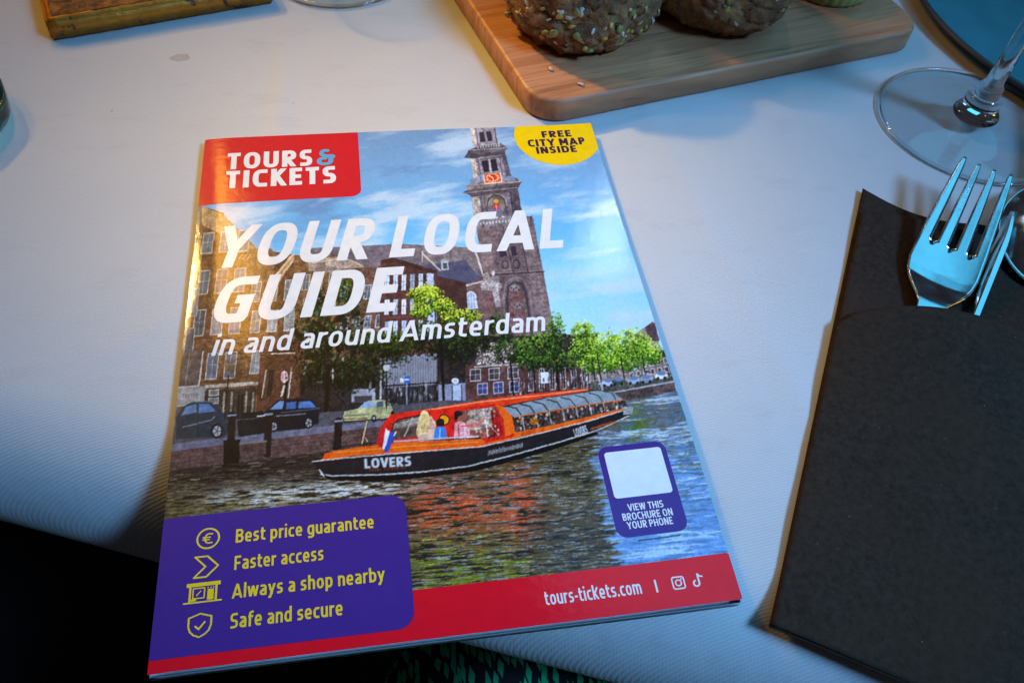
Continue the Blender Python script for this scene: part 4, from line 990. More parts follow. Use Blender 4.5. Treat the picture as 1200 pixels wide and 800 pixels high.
def build_roll(label, loc, rx, ry, rz, seed, n_seed, rot):
    root = thing('bread_roll', label, 'bread roll', loc, rot, 'seeded bread rolls on the board')
    nu, nv = 150, 90; V, F = [], []
    def surf(th, ph):
        d = Vector((math.cos(th) * math.sin(ph), math.sin(th) * math.sin(ph), math.cos(ph)))
        k = 1 + .075 * noise.noise(d * 1.7 + Vector((seed, 0, 0))) + .05 * noise.noise(d * 3.6 + Vector((0, seed, 0)))
        f = noise.fractal(d * 9 + Vector((seed, 3, 1)), .9, 2.1, 5)
        k += .042 * f
        cr = abs(noise.noise(d * 3.1 + Vector((2, seed, 5))))
        k -= .05 * max(0, .10 - cr) / .10
        z = d.z * rz * k
        if z < -rz * .62: z = -rz * .62 - (-rz * .62 - z) * .12
        flat = 1 + .10 * max(0, -d.z)
        return Vector((d.x * rx * k * flat, d.y * ry * k * flat, z + rz * .66))
    for j in range(nv + 1):
        for i in range(nu): V.append(surf(6.2831853 * i / nu, math.pi * j / nv))
    for j in range(nv):
        for i in range(nu): F.append((j * nu + i, (j + 1) * nu + i, (j + 1) * nu + (i + 1) % nu, j * nu + (i + 1) % nu))
    mesh_obj('crust', V, F, crust, root)
    rr = random.Random(seed)
    for k in range(n_seed):
        th = -rot + R(-90 - 15) + rr.gauss(0, .95); ph = math.acos(max(-.55, min(.97, rr.uniform(-.45, .95))))
        p = surf(th, ph); q1 = surf(th + .02, ph) - p; q2 = surf(th, ph + .02) - p
        nrm = q2.cross(q1).normalized()
        if nrm.dot(p - Vector((0, 0, rz * .6))) < 0: nrm = -nrm
        kind = rr.choices([0, 1, 2, 3], [5, 3, 2, 3])[0]
        s = {0: .00145, 1: .0013, 2: .0018, 3: .0011}[kind] * rr.uniform(.8, 1.15)
        o = bpy.data.objects.new(SNAME[kind], SEED[kind]); COL.objects.link(o); o.parent = root
        qt = nrm.to_track_quat('Z', 'Y') @ Matrix.Rotation(rr.uniform(0, 6.28), 3, 'Z').to_quaternion()
        o.rotation_mode = 'QUATERNION'; o.rotation_quaternion = qt
        o.location = p + nrm * s * .02; o.scale = (s * 1.1, s * 1.1, s * .85)
    return root
build_roll('larger seeded brown roll, the left one on the board with many yellow grits', (.1725, .2905, BT), .0385, .039, .031, 3.3, 150, 0)
build_roll('smaller brown roll beside the pale green butter dish with few seeds', (.2445, .2985, BT), .0340, .0365, .029, 8.1, 60, .6)
for (px, py, rz, lb) in ((645, 82, .3, 'loose white sesame seed on the board, nearer to the bigger roll'), (680, 100, 1.1, 'loose white sesame seed on the board, nearer to its front edge')):
    o = bpy.data.objects.new('sesame_seed', SEED[0]); COL.objects.link(o)
    p = at(px, py, BT); o.location = (p.x, p.y, BT + .0006); o.scale = (.0015, .0016, .0014); o.rotation_euler = (0, 0, rz)
    tag(o, lb, 'seed', 'loose sesame seeds on the board')
def build_butter():
    m = material('pale_green_glaze', (.42, .42, .13, 1), .45); t = NT(m)
    t.set(Base_Color=t.ramp(t.noise(t.coord(), 90, 4), [(.35, (.36, .37, .11)), (.65, (.46, .45, .16))]), Normal=t.bump(t.noise(t.coord(), 400, 3), .2, .0006))
    c = at(973, 10, BT); R0 = .0225
    root = thing('butter_dish', 'pale yellow green butter dish with a crimped rim at the back of the board', 'dish', (c.x + .006, c.y + R0 - .001, BT))
    V, F = lathe([(0, 0), (R0 * .93, 0), (R0 * .97, .0006), (R0, .002), (R0 * 1.06, .014), (R0 * 1.0, .0145), (R0 * .94, .004), (0, .004)], 120)
    V = [(x * (1 + .012 * math.sin(30 * math.atan2(y, x)) * (1 if z < .013 else 1)), y * (1 + .012 * math.sin(30 * math.atan2(y, x))), z) for x, y, z in V]
    mesh_obj('dish_body', V, F, m, root)
    bmm = material('butter', (.75, .6, .22, 1), .4)
    V, F = lathe([(0, .0042), (R0 * .9, .0042), (R0 * .88, .011), (R0 * .6, .0135), (0, .014)], 60); mesh_obj('butter_pat', V, F, bmm, root)
build_butter()

# ---------------------------------------------------------------- gilded box
def build_box():
    g = material('worn_gilding', (.4, .26, .03, 1), .42, .55); t = NT(g)
    v = t.coord(); a = t.noise(v, 60, 8, .7); b = t.noise(v, 240, 4, .6)
    wear = t.math('ADD', a, t.math('MULTIPLY', b, .35))
    c = t.ramp(wear, [(.50, (.06, .018, .005)), (.56, (.14, .045, .009)), (.60, (.55, .185, .012)), (.95, (.72, .29, .03))])
    t.set(Base_Color=c, Normal=t.bump(wear, .5, .0012), Metallic=t.ramp(wear, [(.54, (0, 0, 0)), (.62, (.5, .5, .5))]))
    d = material('scuffed_gilt_top', (.1, .06, .02, 1), .7); t = NT(d)
    v = t.coord(); a = t.noise(v, 130, 8, .75); b = t.noise(v, 420, 4, .65)
    wear = t.math('ADD', t.math('MULTIPLY', a, .8), t.math('MULTIPLY', b, .5))
    t.set(Base_Color=t.ramp(wear, [(.50, (.035, .012, .004)), (.62, (.13, .043, .010)), (.76, (.40, .14, .015))]), Normal=t.bump(wear, .8, .002))
    p0, p1 = at(62, 50), at(322, 5)
    ex = (p1 - p0).normalized(); L = (p1 - p0).length; H = .0105; Dp = .075
    root = thing('gilded_box', 'worn gilded box with scuffed brown top in the upper left corner', 'box', p0, math.atan2(ex.y, ex.x))
    bm = bmesh.new()
    bmesh.ops.create_cube(bm, size=1)
    for vt in bm.verts: vt.co = Vector(((vt.co.x + .5) * L, (vt.co.y + .5) * Dp, (vt.co.z + .5) * H))
    bmesh.ops.bevel(bm, geom=bm.edges[:], offset=.0012, segments=3, affect='EDGES')
    bmesh.ops.subdivide_edges(bm, edges=[e for e in bm.edges if e.calc_length() > .01], cuts=24, use_grid_fill=True)
    for vt in bm.verts: vt.co += Vector((0, .0004 * noise.noise(vt.co * 140), .0003 * noise.noise(vt.co * 170 + Vector((3, 0, 0)))))
    bm_obj('box_body', bm, g, root)
    V, F = [], []
    nx, ny = 40, 30; i0 = .0030
    for j in range(ny + 1):
        for i in range(nx + 1): 
            x, y = i0 + (L - 2 * i0) * i / nx, i0 + (Dp - 2 * i0) * j / ny
            e = 0 if 0 < i < nx and 0 < j < ny else -.0004
            V.append((x, y, H + .0007 + e + .0003 * noise.noise(Vector((x, y, 0)) * 220)))
    F = [(j * (nx + 1) + i, j * (nx + 1) + i + 1, (j + 1) * (nx + 1) + i + 1, (j + 1) * (nx + 1) + i) for j in range(ny) for i in range(nx)]
    mesh_obj('lid_panel', V, F, d, root)
build_box()

# ---------------------------------------------------------------- glasses
glass = material('clear_glass', (1, 1, 1, 1), .0, **{'Transmission Weight': 1., 'IOR': 1.5})
NT(glass)
def thin_glass(name, tint, gloss=1.):
    """thin walls: light passes straight through, the surface mirrors more towards grazing angles"""
    m = bpy.data.materials.new(name); m.use_nodes = True; t = m.node_tree; t.nodes.remove(t.nodes['Principled BSDF'])
    out = t.nodes['Material Output']; tr = t.nodes.new('ShaderNodeBsdfTransparent'); tr.inputs[0].default_value = tint
    gl = t.nodes.new('ShaderNodeBsdfGlossy'); gl.inputs['Roughness'].default_value = .02
    fr = t.nodes.new('ShaderNodeFresnel'); ge = t.nodes.new('ShaderNodeNewGeometry'); mr = t.nodes.new('ShaderNodeMapRange'); mr.inputs['To Min'].default_value = 1.5; mr.inputs['To Max'].default_value = 1 / 1.5
    t.links.new(ge.outputs['Backfacing'], mr.inputs['Value']); t.links.new(mr.outputs[0], fr.inputs[0]); mx = t.nodes.new('ShaderNodeMixShader')
    t.links.new(fr.outputs[0], mx.inputs[0]); t.links.new(tr.outputs[0], mx.inputs[1]); t.links.new(gl.outputs[0], mx.inputs[2]); t.links.new(mx.outputs[0], out.inputs[0])
    return m
thin = thin_glass('thin_clear_glass', (.93, .96, .97, 1))
def wine_foot(R0):
    return [(0, .0004), (R0 * .90, .0004), (R0 * .985, .0005), (R0, .0009), (R0 * .99, .0013), (R0 * .93, .0016), (R0 * .7, .0021), (R0 * .45, .0030), (R0 * .30, .0044), (.0100, .0058), (0, .0058)]
def wine_glass(label, x, y, R0, low=False):
    root = thing('wine_glass', label, 'glass', (x, y, 0), 0, 'stemmed glasses')
    V, F = lathe(wine_foot(R0), 120); mesh_obj('foot', V, F, thin, root)
    V, F = lathe([(R0 + .0003 + .00095 * math.cos(q * .5236), .00125 + .00095 * math.sin(q * .5236)) for q in range(12)], 140, True); mesh_obj('foot_rim', V, F, glass, root)
    if low:      # a short stemmed dessert glass
        V, F = lathe([(0, .0059), (.0095, .0059), (.006, .0085), (.005, .0130), (.0065, .0165), (0, .0165)], 60); mesh_obj('stem', V, F, glass, root)
        outer = [(.0066, .0166), (.015, .0195), (.024, .0260), (.029, .0330), (.031, .0400)]
        V, F = lathe([(0, .0166)] + outer + [(.0303, .0404)] + [(r - .0010, z + .0010) for r, z in outer[::-1][1:-1]] + [(0, .0186)], 90); mesh_obj('bowl', V, F, thin, root)
        return root
    V, F = lathe([(0, .0059), (.0098, .0059), (.0106, .0072), (.0098, .0088), (.0080, .0098), (.0082, .0150), (.0068, .0172), (.0055, .0178), (.0055, .0220), (.0048, .0228), (.0040, .0240), (.0036, .040), (.0035, .066), (.0046, .0775), (.0062, .0800), (0, .0800)], 72)
    mesh_obj('stem', V, F, glass, root)
    outer = [(.0063, .0801), (.012, .0825), (.022, .090), (.031, .102), (.0365, .118), (.0375, .135), (.0355, .158), (.0325, .180)]
    prof = [(0, .0801)] + outer + [(.0318, .1804)] + [(r - .0011, z + .0011) for r, z in outer[::-1][1:-1]] + [(0, .0822)]
    V, F = lathe(prof, 96); mesh_obj('bowl', V, F, thin, root)
wine_glass('clear wine glass with broad round foot and stem, behind the fork tips', .3490, .2115, .0425)
c = at(398, 9.5)
wine_glass('clear glass of which only the front of the round foot shows, beside the gilded box', c.x, c.y + .0365, .037, True)
def build_plate():
    m = material('teal_glaze', (.03, .20, .26, 1), .35); t = NT(m)
    t.set(Base_Color=t.ramp(t.noise(t.coord(), 40, 4), [(.35, (.025, .20, .27)), (.65, (.035, .25, .33))]))
    root = thing('plate', 'deep teal round plate behind the wine glass in the upper right corner', 'plate', (.5035, .2955, 0))
    prof = [(0, .0012), (.075, .0012), (.085, .0016), (.108, .0030), (.130, .0052), (.1365, .0062), (.1373, .0072), (.1362, .0080), (.133, .0079), (.1275, .0070), (.115, .0052), (.1125, .0050), (.109, .0038), (.100, .0030), (0, .0030)]
    V, F = lathe(prof, 200); mesh_obj('plate_body', V, F, m, root)
    V, F = lathe([(.1352, .00812), (.1366, .00802), (.1376, .0073), (.1378, .0066), (.1374, .0061)], 200)
    mesh_obj('rim', V, F, material('dark_rim_glaze', (.02, .03, .045, 1), .4), root)
build_plate()
def build_green_bowl():
    m = material('sea_green_glass', (.30, .80, .68, 1), .02, **{'Transmission Weight': 1., 'IOR': 1.5})
    p = at(15, 152); R0 = .031
    root = thing('glass_bowl', 'low thick sea green glass bowl cut off by the left border', 'bowl', (p.x - R0 - .0005, p.y + .004, 0))
    pr = [(0, .0005), (R0 * .86, .0005), (R0 * .95, .0018), (R0, .0045), (R0 * 1.01, .009), (R0 * 1.01, .0108), (R0 * .985, .0116), (R0 * .93, .0108), (R0 * .88, .0085), (R0 * .75, .0068), (0, .0060)]
    V, F = lathe(pr, 90)
    V = [(x * (1 + .012 * math.cos(9 * math.atan2(y, x))), y * (1 + .012 * math.cos(9 * math.atan2(y, x))), z) for x, y, z in V]
    mesh_obj('bowl_body', V, F, m, root)
build_green_bowl()

# ---------------------------------------------------------------- cutlery pouch
PO = Vector((.1722, -.0072, 0)); PV = Vector((.5063, .8623, 0)); PU = Vector((.8623, -.5063, 0))
def build_pouch():
    def paper(name, c):
        m = material(name, c, .95, **{'Specular IOR Level': .1}); t = NT(m)
        v = t.coord(); f = t.noise(v, 420, 5, .7); s = t.noise(v, 1500, 2, .6); b = t.noise(v, 26, 4)
        col = t.ramp(f, [(.3, tuple(k * .6 for k in c[:3])), (.7, tuple(k * 1.5 for k in c[:3]))])
        col = t.mix(t.ramp(b, [(.35, (0, 0, 0)), (.7, (.5, .5, .5))]), col, (c[0] * 1.5, c[1] * 1.25, c[2] * 1.0, 1))
        vo = t.new('ShaderNodeTexVoronoi', Scale=300.); t.link(v, vo.inputs['Vector'])
        col = t.mix(t.ramp(vo.outputs['Distance'], [(.045, (.9, .9, .9)), (.075, (0, 0, 0))]), col, t.mix(1., (.22, .2, .18, 1), t.ramp(vo.outputs['Color'], [(.55, (0, 0, 0)), (.8, (1, 1, 1))]), 'MULTIPLY'))
        t.set(Base_Color=col, Normal=t.bump(t.math('ADD', f, t.math('MULTIPLY', s, .6)), .35, .0006)); return m
    m1 = paper('charcoal_paper', (.031, .0225, .0165, 1)); m2 = paper('dark_brown_tissue', (.035, .0225, .0165, 1))
    root = thing('cutlery_pouch', 'black paper cutlery pouch with a slanted pocket holding the fork', 'pouch', PO, 0)
    W = .118
    def sheet(name, vmin, vtop, z, mat, u0=0., u1=W, nu=60, nv=90, th=.0004):
        V, F = [], []
        for j in range(nv + 1):
            for i in range(nu + 1):
                u = u0 + (u1 - u0) * i / nu; tv = vtop(u); b = vmin(u); v = b + (tv - b) * j / nv
                p = PU * u + PV * v; V.append((p.x, p.y, z(u, v)))
        F = [(j * (nu + 1) + i, j * (nu + 1) + i + 1, (j + 1) * (nu + 1) + i + 1, (j + 1) * (nu + 1) + i) for j in range(nv) for i in range(nu)]
        o = mesh_obj(name, V, F, mat, root); md = o.modifiers.new('thickness', 'SOLIDIFY'); md.thickness = th; md.offset = 1
        return o
    def drop(u, v):      # the near end follows the cloth over the edge
        p = PO + PU * u + PV * v; d = p.dot(EN)
        return 0 if d < E0 else -.2 * (ER - math.sqrt(max(0, ER * ER - (d - E0) ** 2)))
    bend = lambda u: .2056 - .010 * math.exp(-((u - .045) / .022) ** 2) * 1.0
    sheet('back_panel', lambda u: 0, lambda u: .2056 - .006 * math.sin(min(u, .05) / .05 * math.pi), lambda u, v: .0009 + drop(u, v) + .0008 * max(0, (v - .17) / .03), m1)
    sheet('napkin', lambda u: .115, lambda u: .1885 + .008 * min(1, u / .026) + .001 * math.sin(u * 160), lambda u, v: .0020 + .0008 * max(0, (v - .15) / .04), m2, .0012, W - .001, th=.0005)
    ptop = lambda u: .121 + .0175 * (1 - math.exp(-u / .012)) + .16 * max(0, u - .012) - .0004 * 0
    def zf(u, v):
        k = max(0., min(1., (v - .02) / .11)); s = math.exp(-((u - .038) / .034) ** 2) * k * k
        e = min(1., u / .006, )
        return .0016 + .0009 * (e * k) + .0066 * s + drop(u, v) + .0004 * noise.noise(Vector((u * 40, v * 40, 0)))
    sheet('front_pocket', lambda u: .0006, ptop, zf, m1, .0002, W)
build_pouch()

steel = material('polished_steel', (.6, .62, .62, 1), .2, 1.0); t = NT(steel)
v = t.coord(); t.set(Roughness=t.ramp(t.noise(v, 160, 5, .6), [(.3, (.10, .10, .10)), (.7, (.24, .24, .24))]), Normal=t.bump(t.noise(v, 500, 4), .05, .0004))
def prof(pts, s):
    xs, ys = zip(*pts); return np.interp(s, xs, ys)
def build_fork():
    O = Vector((.2728, .1011, 0)); ds = Vector((.628, .778, 0)); du = Vector((.778, -.628, 0))
    HW = [(-.05, .003), (-.012, .0032), (0, .0048), (.006, .0078), (.012, .0110), (.017, .0128), (.022, .0136), (.032, .0134), (.05, .0122), (.078, .0104)]
    ZP = [(-.05, .0040), (-.012, .0046), (-.004, .0062), (.001, .0068), (.005, .0064), (.010, .0052), (.015, .0046), (.020, .0050), (.028, .0068), (.040, .0096), (.055, .0134), (.068, .0168), (.078, .0194)]
    def height(u, st): return float(prof(ZP, st)) + .0016 * (u / .0135) ** 2 * min(1., max(0., st / .01))
    pitch = lambda st: float(prof([(0, .00735), (.0335, .00735), (.078, .0063)], st))
    tw = lambda st: float(prof([(0, .00235), (.036, .00230), (.055, .0019), (.070, .0013), (.0755, .0009), (.0772, .0005)], st))
    S0 = .0335
    base = []           # columns across the head where the tines begin: (u, is a gap column)
    for i in range(4):
        for k in range(5): base.append(((i - 1.5) * pitch(S0) + tw(S0) * (k / 2 - 1), False))
        if i < 3:
            for k in (1, 2, 3): base.append(((i - 1.5) * pitch(S0) + tw(S0) + (pitch(S0) - 2 * tw(S0)) * k / 4, True))
    half = base[-1][0]
    V, F = [], []
    def vert(u, st):
        p = ds * st + du * u; V.append((p.x, p.y, height(u, st))); return len(V) - 1
    rows = []
    for st in np.linspace(-.012, S0, 56):
        hw = float(prof(HW, st)) if st < .03 else half
        if st > .026: hw = lerp(float(prof(HW, .026)), half, (st - .026) / (S0 - .026))
        last = st > S0 - 1e-6
        rows.append([vert(u / half * hw, st - (.0011 * (1 - ((n % 8 - 6) / 2) ** 2) + .0002 if g and last else 0)) for n, (u, g) in enumerate(base)])
    for a, b in zip(rows, rows[1:]):
        for k in range(len(base) - 1): F.append((a[k], a[k + 1], b[k + 1], b[k]))
    for i in range(4):
        prev = rows[-1][i * 8:i * 8 + 5]
        for st in np.linspace(S0, .0772, 44)[1:]:
            cur = [vert((i - 1.5) * pitch(st) + tw(st) * (k / 2 - 1), st) for k in range(5)]
            for k in range(4): F.append((prev[k], prev[k + 1], cur[k + 1], cur[k]))
            prev = cur
    root = thing('fork', 'steel four tined fork with tines pointing up out of the pouch', 'fork', O)
    o = mesh_obj('fork_body', V, F, steel, root)
    if o.data.polygons[0].normal.z < 0: o.data.flip_normals()
    md = o.modifiers.new('thickness', 'SOLIDIFY'); md.thickness = .0017; md.offset = -1
build_fork()
def build_knife():
    T, B = Vector((.3225, .1385, .0150)), Vector((.2885, .0966, .0032))
    ax = (T - B).normalized(); L = (T - B).length + .05
    sd = ax.cross(Vector((0, 0, 1))).normalized(); up = sd.cross(ax).normalized()
    root = thing('table_knife', 'narrow steel knife blade standing on edge beside the fork', 'knife', B - ax * .05)
    bm = bmesh.new(); rows = []
    for k in range(40):
        s = L * k / 39; tip = max(0., (s - (L - .020)) / .020); h = .0052 * (1 - .75 * tip ** 2); wd = .0013 * (1 - .55 * tip)
        c = ax * s
        lean = up * .85 + sd * .52
        rows.append([bm.verts.new(c + sd * x * wd + lean * y) for x, y in ((-.35, -h * .4), (.35, -h * .4), (1, h * .55), (.7, h * .62), (-.7, h * .62), (-1, h * .55))])
    for a, b in zip(rows, rows[1:]):
        for k in range(6): bm.faces.new((a[k], a[(k + 1) % 6], b[(k + 1) % 6], b[k]))
    bm.faces.new(rows[0][::-1]); bm.faces.new(rows[-1])
    bm_obj('blade', bm, steel, root, smooth=False)
build_knife()
def build_spoon():
    p = at(1177, 281, .006)
    root = thing('spoon', 'steel spoon whose rounded bowl is cut off by the right border beside the fork', 'spoon', (0, 0, 0))
    ax = Vector((.628, .778, 0)); sd = Vector((.778, -.628, 0))
    c = p + sd * .0155 + ax * .012
    root.location = (c.x, c.y, 0)
    V, F = [], []; nr, na = 24, 64
    for shell in (0, 1):
        for j in range(nr + 1):
            r = j / nr
            for i in range(na):
                a = 6.2831853 * i / na
                x = .0205 * r * math.cos(a); y = .031 * r * math.sin(a) * (1 - .12 * math.cos(a) ** 2)
                z = .0130 - .0078 * r ** 2.2 + (.0011 if shell else 0) * (1 - .6 * r) + .10 * (y + .03)
                q = sd * x + ax * y; V.append((q.x, q.y, z))
    n = (nr + 1) * na
    for sh in (0, 1):
        for j in range(nr):
            for i in range(na):
                q = [sh * n + j * na + i, sh * n + j * na + (i + 1) % na, sh * n + (j + 1) * na + (i + 1) % na, sh * n + (j + 1) * na + i]
                F.append(tuple(q if sh else q[::-1]))
    for i in range(na): F.append((nr * na + i, nr * na + (i + 1) % na, n + nr * na + (i + 1) % na, n + nr * na + i))
    mesh_obj('spoon_bowl', V, F, steel, root)
    bm = bmesh.new(); rows = []
    for k in range(24):
        s = .029 + .085 * k / 23; w = .0052 - .002 * math.sin(k / 23 * 3.14); q = ax * s; z = .0120 + .016 * k / 23
        rows.append([bm.verts.new(q + sd * x + Vector((0, 0, z + dz))) for x, dz in ((-w, 0), (0, .0009), (w, 0), (0, -.0012))])
    for a, b in zip(rows, rows[1:]):
        for k in range(4): bm.faces.new((a[k], a[(k + 1) % 4], b[(k + 1) % 4], b[k]))
    bm.faces.new(rows[0][::-1]); bm.faces.new(rows[-1])
    bm_obj('handle', bm, steel, root)
build_spoon()

# ---------------------------------------------------------------- the brochure
BW, BH = .165, .2175
def cover_z(x, y):
    """height of the paper over the table: creased down at the spine, the free edge lifting a little"""
    e = np.clip(1 - x / .011, 0, 1)
    return ZC - (.0004 + .0006 * np.exp(-((y - .160) / .045) ** 2)) * e ** 2 + .0005 * np.sin(np.clip(x / BW, 0, 1) * np.pi) + .0011 * np.clip((x - .115) / .05, 0, 1) ** 2 + .0006 * np.clip((x - .12) / .045, 0, 1) * np.sin(y / BH * 5.5)
# plane of the scan -> cover: homography from the four corners
SC = np.array([(240, 163), (692, 146), (869, 703), (172, 790)], float); CO = np.array([(0, BH), (BW, BH), (BW, 0), (0, 0)], float)
A_ = []
for (X, Y), (x, y) in zip(CO, SC - (600, 400)):
    A_.append([X, Y, 1, 0, 0, 0, -x * X, -x * Y, -x]); A_.append([0, 0, 0, X, Y, 1, -y * X, -y * Y, -y])
HM = np.linalg.svd(np.array(A_))[2][-1].reshape(3, 3)
def to_scan(X, Y):
    q = HM @ np.stack([X, Y, np.ones_like(X)]); return q[0] / q[2] + 600, q[1] / q[2] + 400

def glossy_print(name, rough=.30, coat=.6):
    m = material(name, (.5, .5, .5, 1), .5, coat=coat, **{'Coat Roughness': .07, 'Specular IOR Level': .12})
    t = NT(m); v = t.coord()
    n = t.bump(t.noise(v, 620, 4, .6), .10, .0004); t.set(Coat_Normal=t.bump(t.noise(v, 260, 5, .7), .10, .0006), Normal=n)
    t.set(Coat_Roughness=t.ramp(t.noise(v, 45, 4), [(.3, (.055, .055, .055)), (.7, (.10, .10, .10))]))
    return m
def ink(name, c):
    m = glossy_print(name); t = NT(m)
    t.set(Base_Color=t.ramp(t.noise(t.coord(), 300, 3), [(.3, tuple(k * .95 for k in c[:3])), (.7, tuple(k * 1.04 for k in c[:3]))])); return m
INK = dict(white=ink('white_ink', rgb(231, 234, 236)), logo_red=ink('logo_red_ink', rgb(206, 22, 42)), red=ink('red_ink', rgb(238, 10, 36)), purple=ink('purple_ink', rgb(70, 40, 134)), yellow=ink('yellow_ink', rgb(255, 214, 30)), badge=ink('badge_yellow_ink', rgb(244, 206, 0)), aqua=ink('aqua_ink', rgb(84, 170, 216)), dark=ink('plum_ink', rgb(58, 26, 62)), cool=ink('paper_white_ink', rgb(226, 238, 250)))

broch = thing('brochure', 'glossy city guide brochure with a red canal boat on its cover, lying on the tablecloth', 'brochure', (0, 0, 0))
def build_pages():
    m = material('page_paper', (.62, .64, .66, 1), .8); t = NT(m)
    t.set(Base_Color=t.ramp(t.noise(t.coord((3, 3, 2600)), 1., 2), [(.35, (.40, .41, .43)), (.6, (.74, .75, .77))]))
    bm = bmesh.new(); n = 60
    i0 = .0005
    xs = [i0 + (BW - 2 * i0 - .0002) * k / n for k in range(n + 1)]; ys = [-.0008 + (BH - i0 + .0008) * k / n for k in range(n + 1)]
    per = [(x, ys[0]) for x in xs] + [(xs[-1], y) for y in ys[1:]] + [(x, ys[-1]) for x in xs[::-1][1:]] + [(xs[0], y) for y in ys[::-1][1:-1]]
    def zb(x, y): return max(.0005, float(cover_z(x, y)) - .0030)
    top = [bm.verts.new((x, y, float(cover_z(x, y)) - .0003)) for x, y in per]; bot = [bm.verts.new((x, y, zb(x, y))) for x, y in per]
    q = len(per)
    for k in range(q): bm.faces.new((bot[k], bot[(k + 1) % q], top[(k + 1) % q], top[k]))
    # flat under side sheet
    g = [[bm.verts.new((x, y, zb(x, y))) for x in xs] for y in ys]
    for j in range(n):
        for i in range(n): bm.faces.new((g[j][i], g[j][i + 1], g[j + 1][i + 1], g[j + 1][i]))
    bmesh.ops.remove_doubles(bm, verts=bm.verts[:], dist=1e-6)
    bm_obj('pages', bm, m, broch)
build_pages()
def build_cover():
    nx, ny = 620, 817
    gx, gy = np.linspace(0, BW, nx), np.linspace(0, BH, ny)
    X, Y = np.meshgrid(gx, gy); Z = cover_z(X, Y)
    sx, sy = to_scan(X.ravel(), Y.ravel())
    c = paint_print()
    fx, fy = np.clip((sx - X0) * SS, 0, CW - 2), np.clip((sy - Y0) * SS, 0, CH - 2)
    i, j = fx.astype(int), fy.astype(int); u, v = (fx - i)[:, None], (fy - j)[:, None]
    colr = (c[j, i] * (1 - u) + c[j, i + 1] * u) * (1 - v) + (c[j + 1, i] * (1 - u) + c[j + 1, i + 1] * u) * v
    colr = lin(np.clip(colr, 0, 255))
    me = bpy.data.meshes.new('cover')
    nq = (nx - 1) * (ny - 1); base = (np.arange(ny - 1)[:, None] * nx + np.arange(nx - 1)[None]).ravel()
    quads = np.stack([base, base + 1, base + nx + 1, base + nx], 1).astype(np.int32)
    me.vertices.add(nx * ny); me.vertices.foreach_set('co', np.stack([X.ravel(), Y.ravel(), Z.ravel()], 1).astype(np.float32).ravel())
    me.loops.add(nq * 4); me.loops.foreach_set('vertex_index', quads.ravel())
    me.polygons.add(nq); me.polygons.foreach_set('loop_start', np.arange(0, nq * 4, 4, dtype=np.int32))
    me.update(calc_edges=True); me.polygons.foreach_set('use_smooth', [True] * nq)
    at_ = me.color_attributes.new('print', 'FLOAT_COLOR', 'POINT')
    at_.data.foreach_set('color', np.concatenate([colr, np.ones((len(colr), 1))], 1).astype(np.float32).ravel())
    m = glossy_print('printed_cover'); t = NT(m)
    a = t.new('ShaderNodeVertexColor', layer_name='print'); t.set(Base_Color=a.outputs['Color'])
    me.materials.append(m)
    o = bpy.data.objects.new('cover', me); COL.objects.link(o); o.parent = broch
    return o
cover = build_cover()
LAY = .00006
def printed(name, field, box, step, mat, layer=1, label=None):
    """ink on the cover, all lengths in millimetres from the lower left corner"""
    x0, x1, y0, y1 = box
    V, F = outline_mesh(field, x0, x1, y0, y1, step)
    V = [(x / 1000, y / 1000, float(cover_z(x / 1000, y / 1000)) + LAY * layer) for x, y in V]
    return mesh_obj(name, V, F, INK[mat], cover)
MW, MH = BW * 1000, BH * 1000
inside = lambda f: (lambda X, Y: np.maximum(f(X, Y), np.maximum(np.maximum(-X, X - MW), np.maximum(-Y, Y - MH))))
def lettering(name, lines, mat, layer, step=.2, w=.15, shear=0., track=.07):
    """lines: (text, x0, x1, baseline, cap height)"""
    fs = []; bx = [1e9, -1e9, 1e9, -1e9]
    for txt, x0, x1, y, hh in lines:
        f, wid = set_text(txt, w, track)
        sx = (x1 - x0) / wid
        fs.append((f, x0, y, sx, hh))
        bx = [min(bx[0], x0 - 1.5), max(bx[1], x1 + 1.5 + shear * hh), min(bx[2], y - .35 * hh), max(bx[3], y + 1.15 * hh)]
    def field(X, Y):
        d = np.full(X.shape, 9., np.float32)
        for f, x0, y, sx, hh in fs:
            v = (Y - y) / hh; u = (X - x0 - shear * (Y - y)) / sx
            d = np.minimum(d, f(u, v) * sx)
        return d
    return printed(name, field, bx, step, mat, layer)
def tops(): 
    printed('logo_panel', inside(rrect(26.4, 203, 36.5, 25, 4)), (-.5, 64, 177, 218), .5, 'logo_red', 1)
    lettering('logo_lettering', [('TOURS', 9.9, 43.8, 197.5, 10.0), ('TICKETS', 9.9, 53.2, 186.3, 10.2)], 'white', 2, .15, .245, 0, .05)
    lettering('ampersand', [('&', 45.6, 53.0, 197.3, 10.0)], 'aqua', 2, .12, .19)
    printed('badge', inside(disc(148.4, 210, 18.8)), (129, 165.5, 190, 218), .4, 'badge', 1)
    lettering('badge_lettering', [('FREE', 141.8, 154.8, 209.3, 4.3), ('CITY MAP', 134.8, 159.9, 203.7, 4.6), ('INSIDE', 137.7, 155.2, 199.0, 4.3)], 'dark', 2, .09, .245, 0, .05)
    lettering('headline', [('YOUR LOCAL', 6.5, 138.6, 143.6, 21.7), ('GUIDE', 7.6, 72.2, 117.5, 21.2)], 'white', 1, .24, .218, .235, .06)
    lettering('subtitle', [('in and around Amsterdam', 9.7, 124.6, 103.6, 9.0)], 'white', 1, .16, .165, .2, .05)
tops()
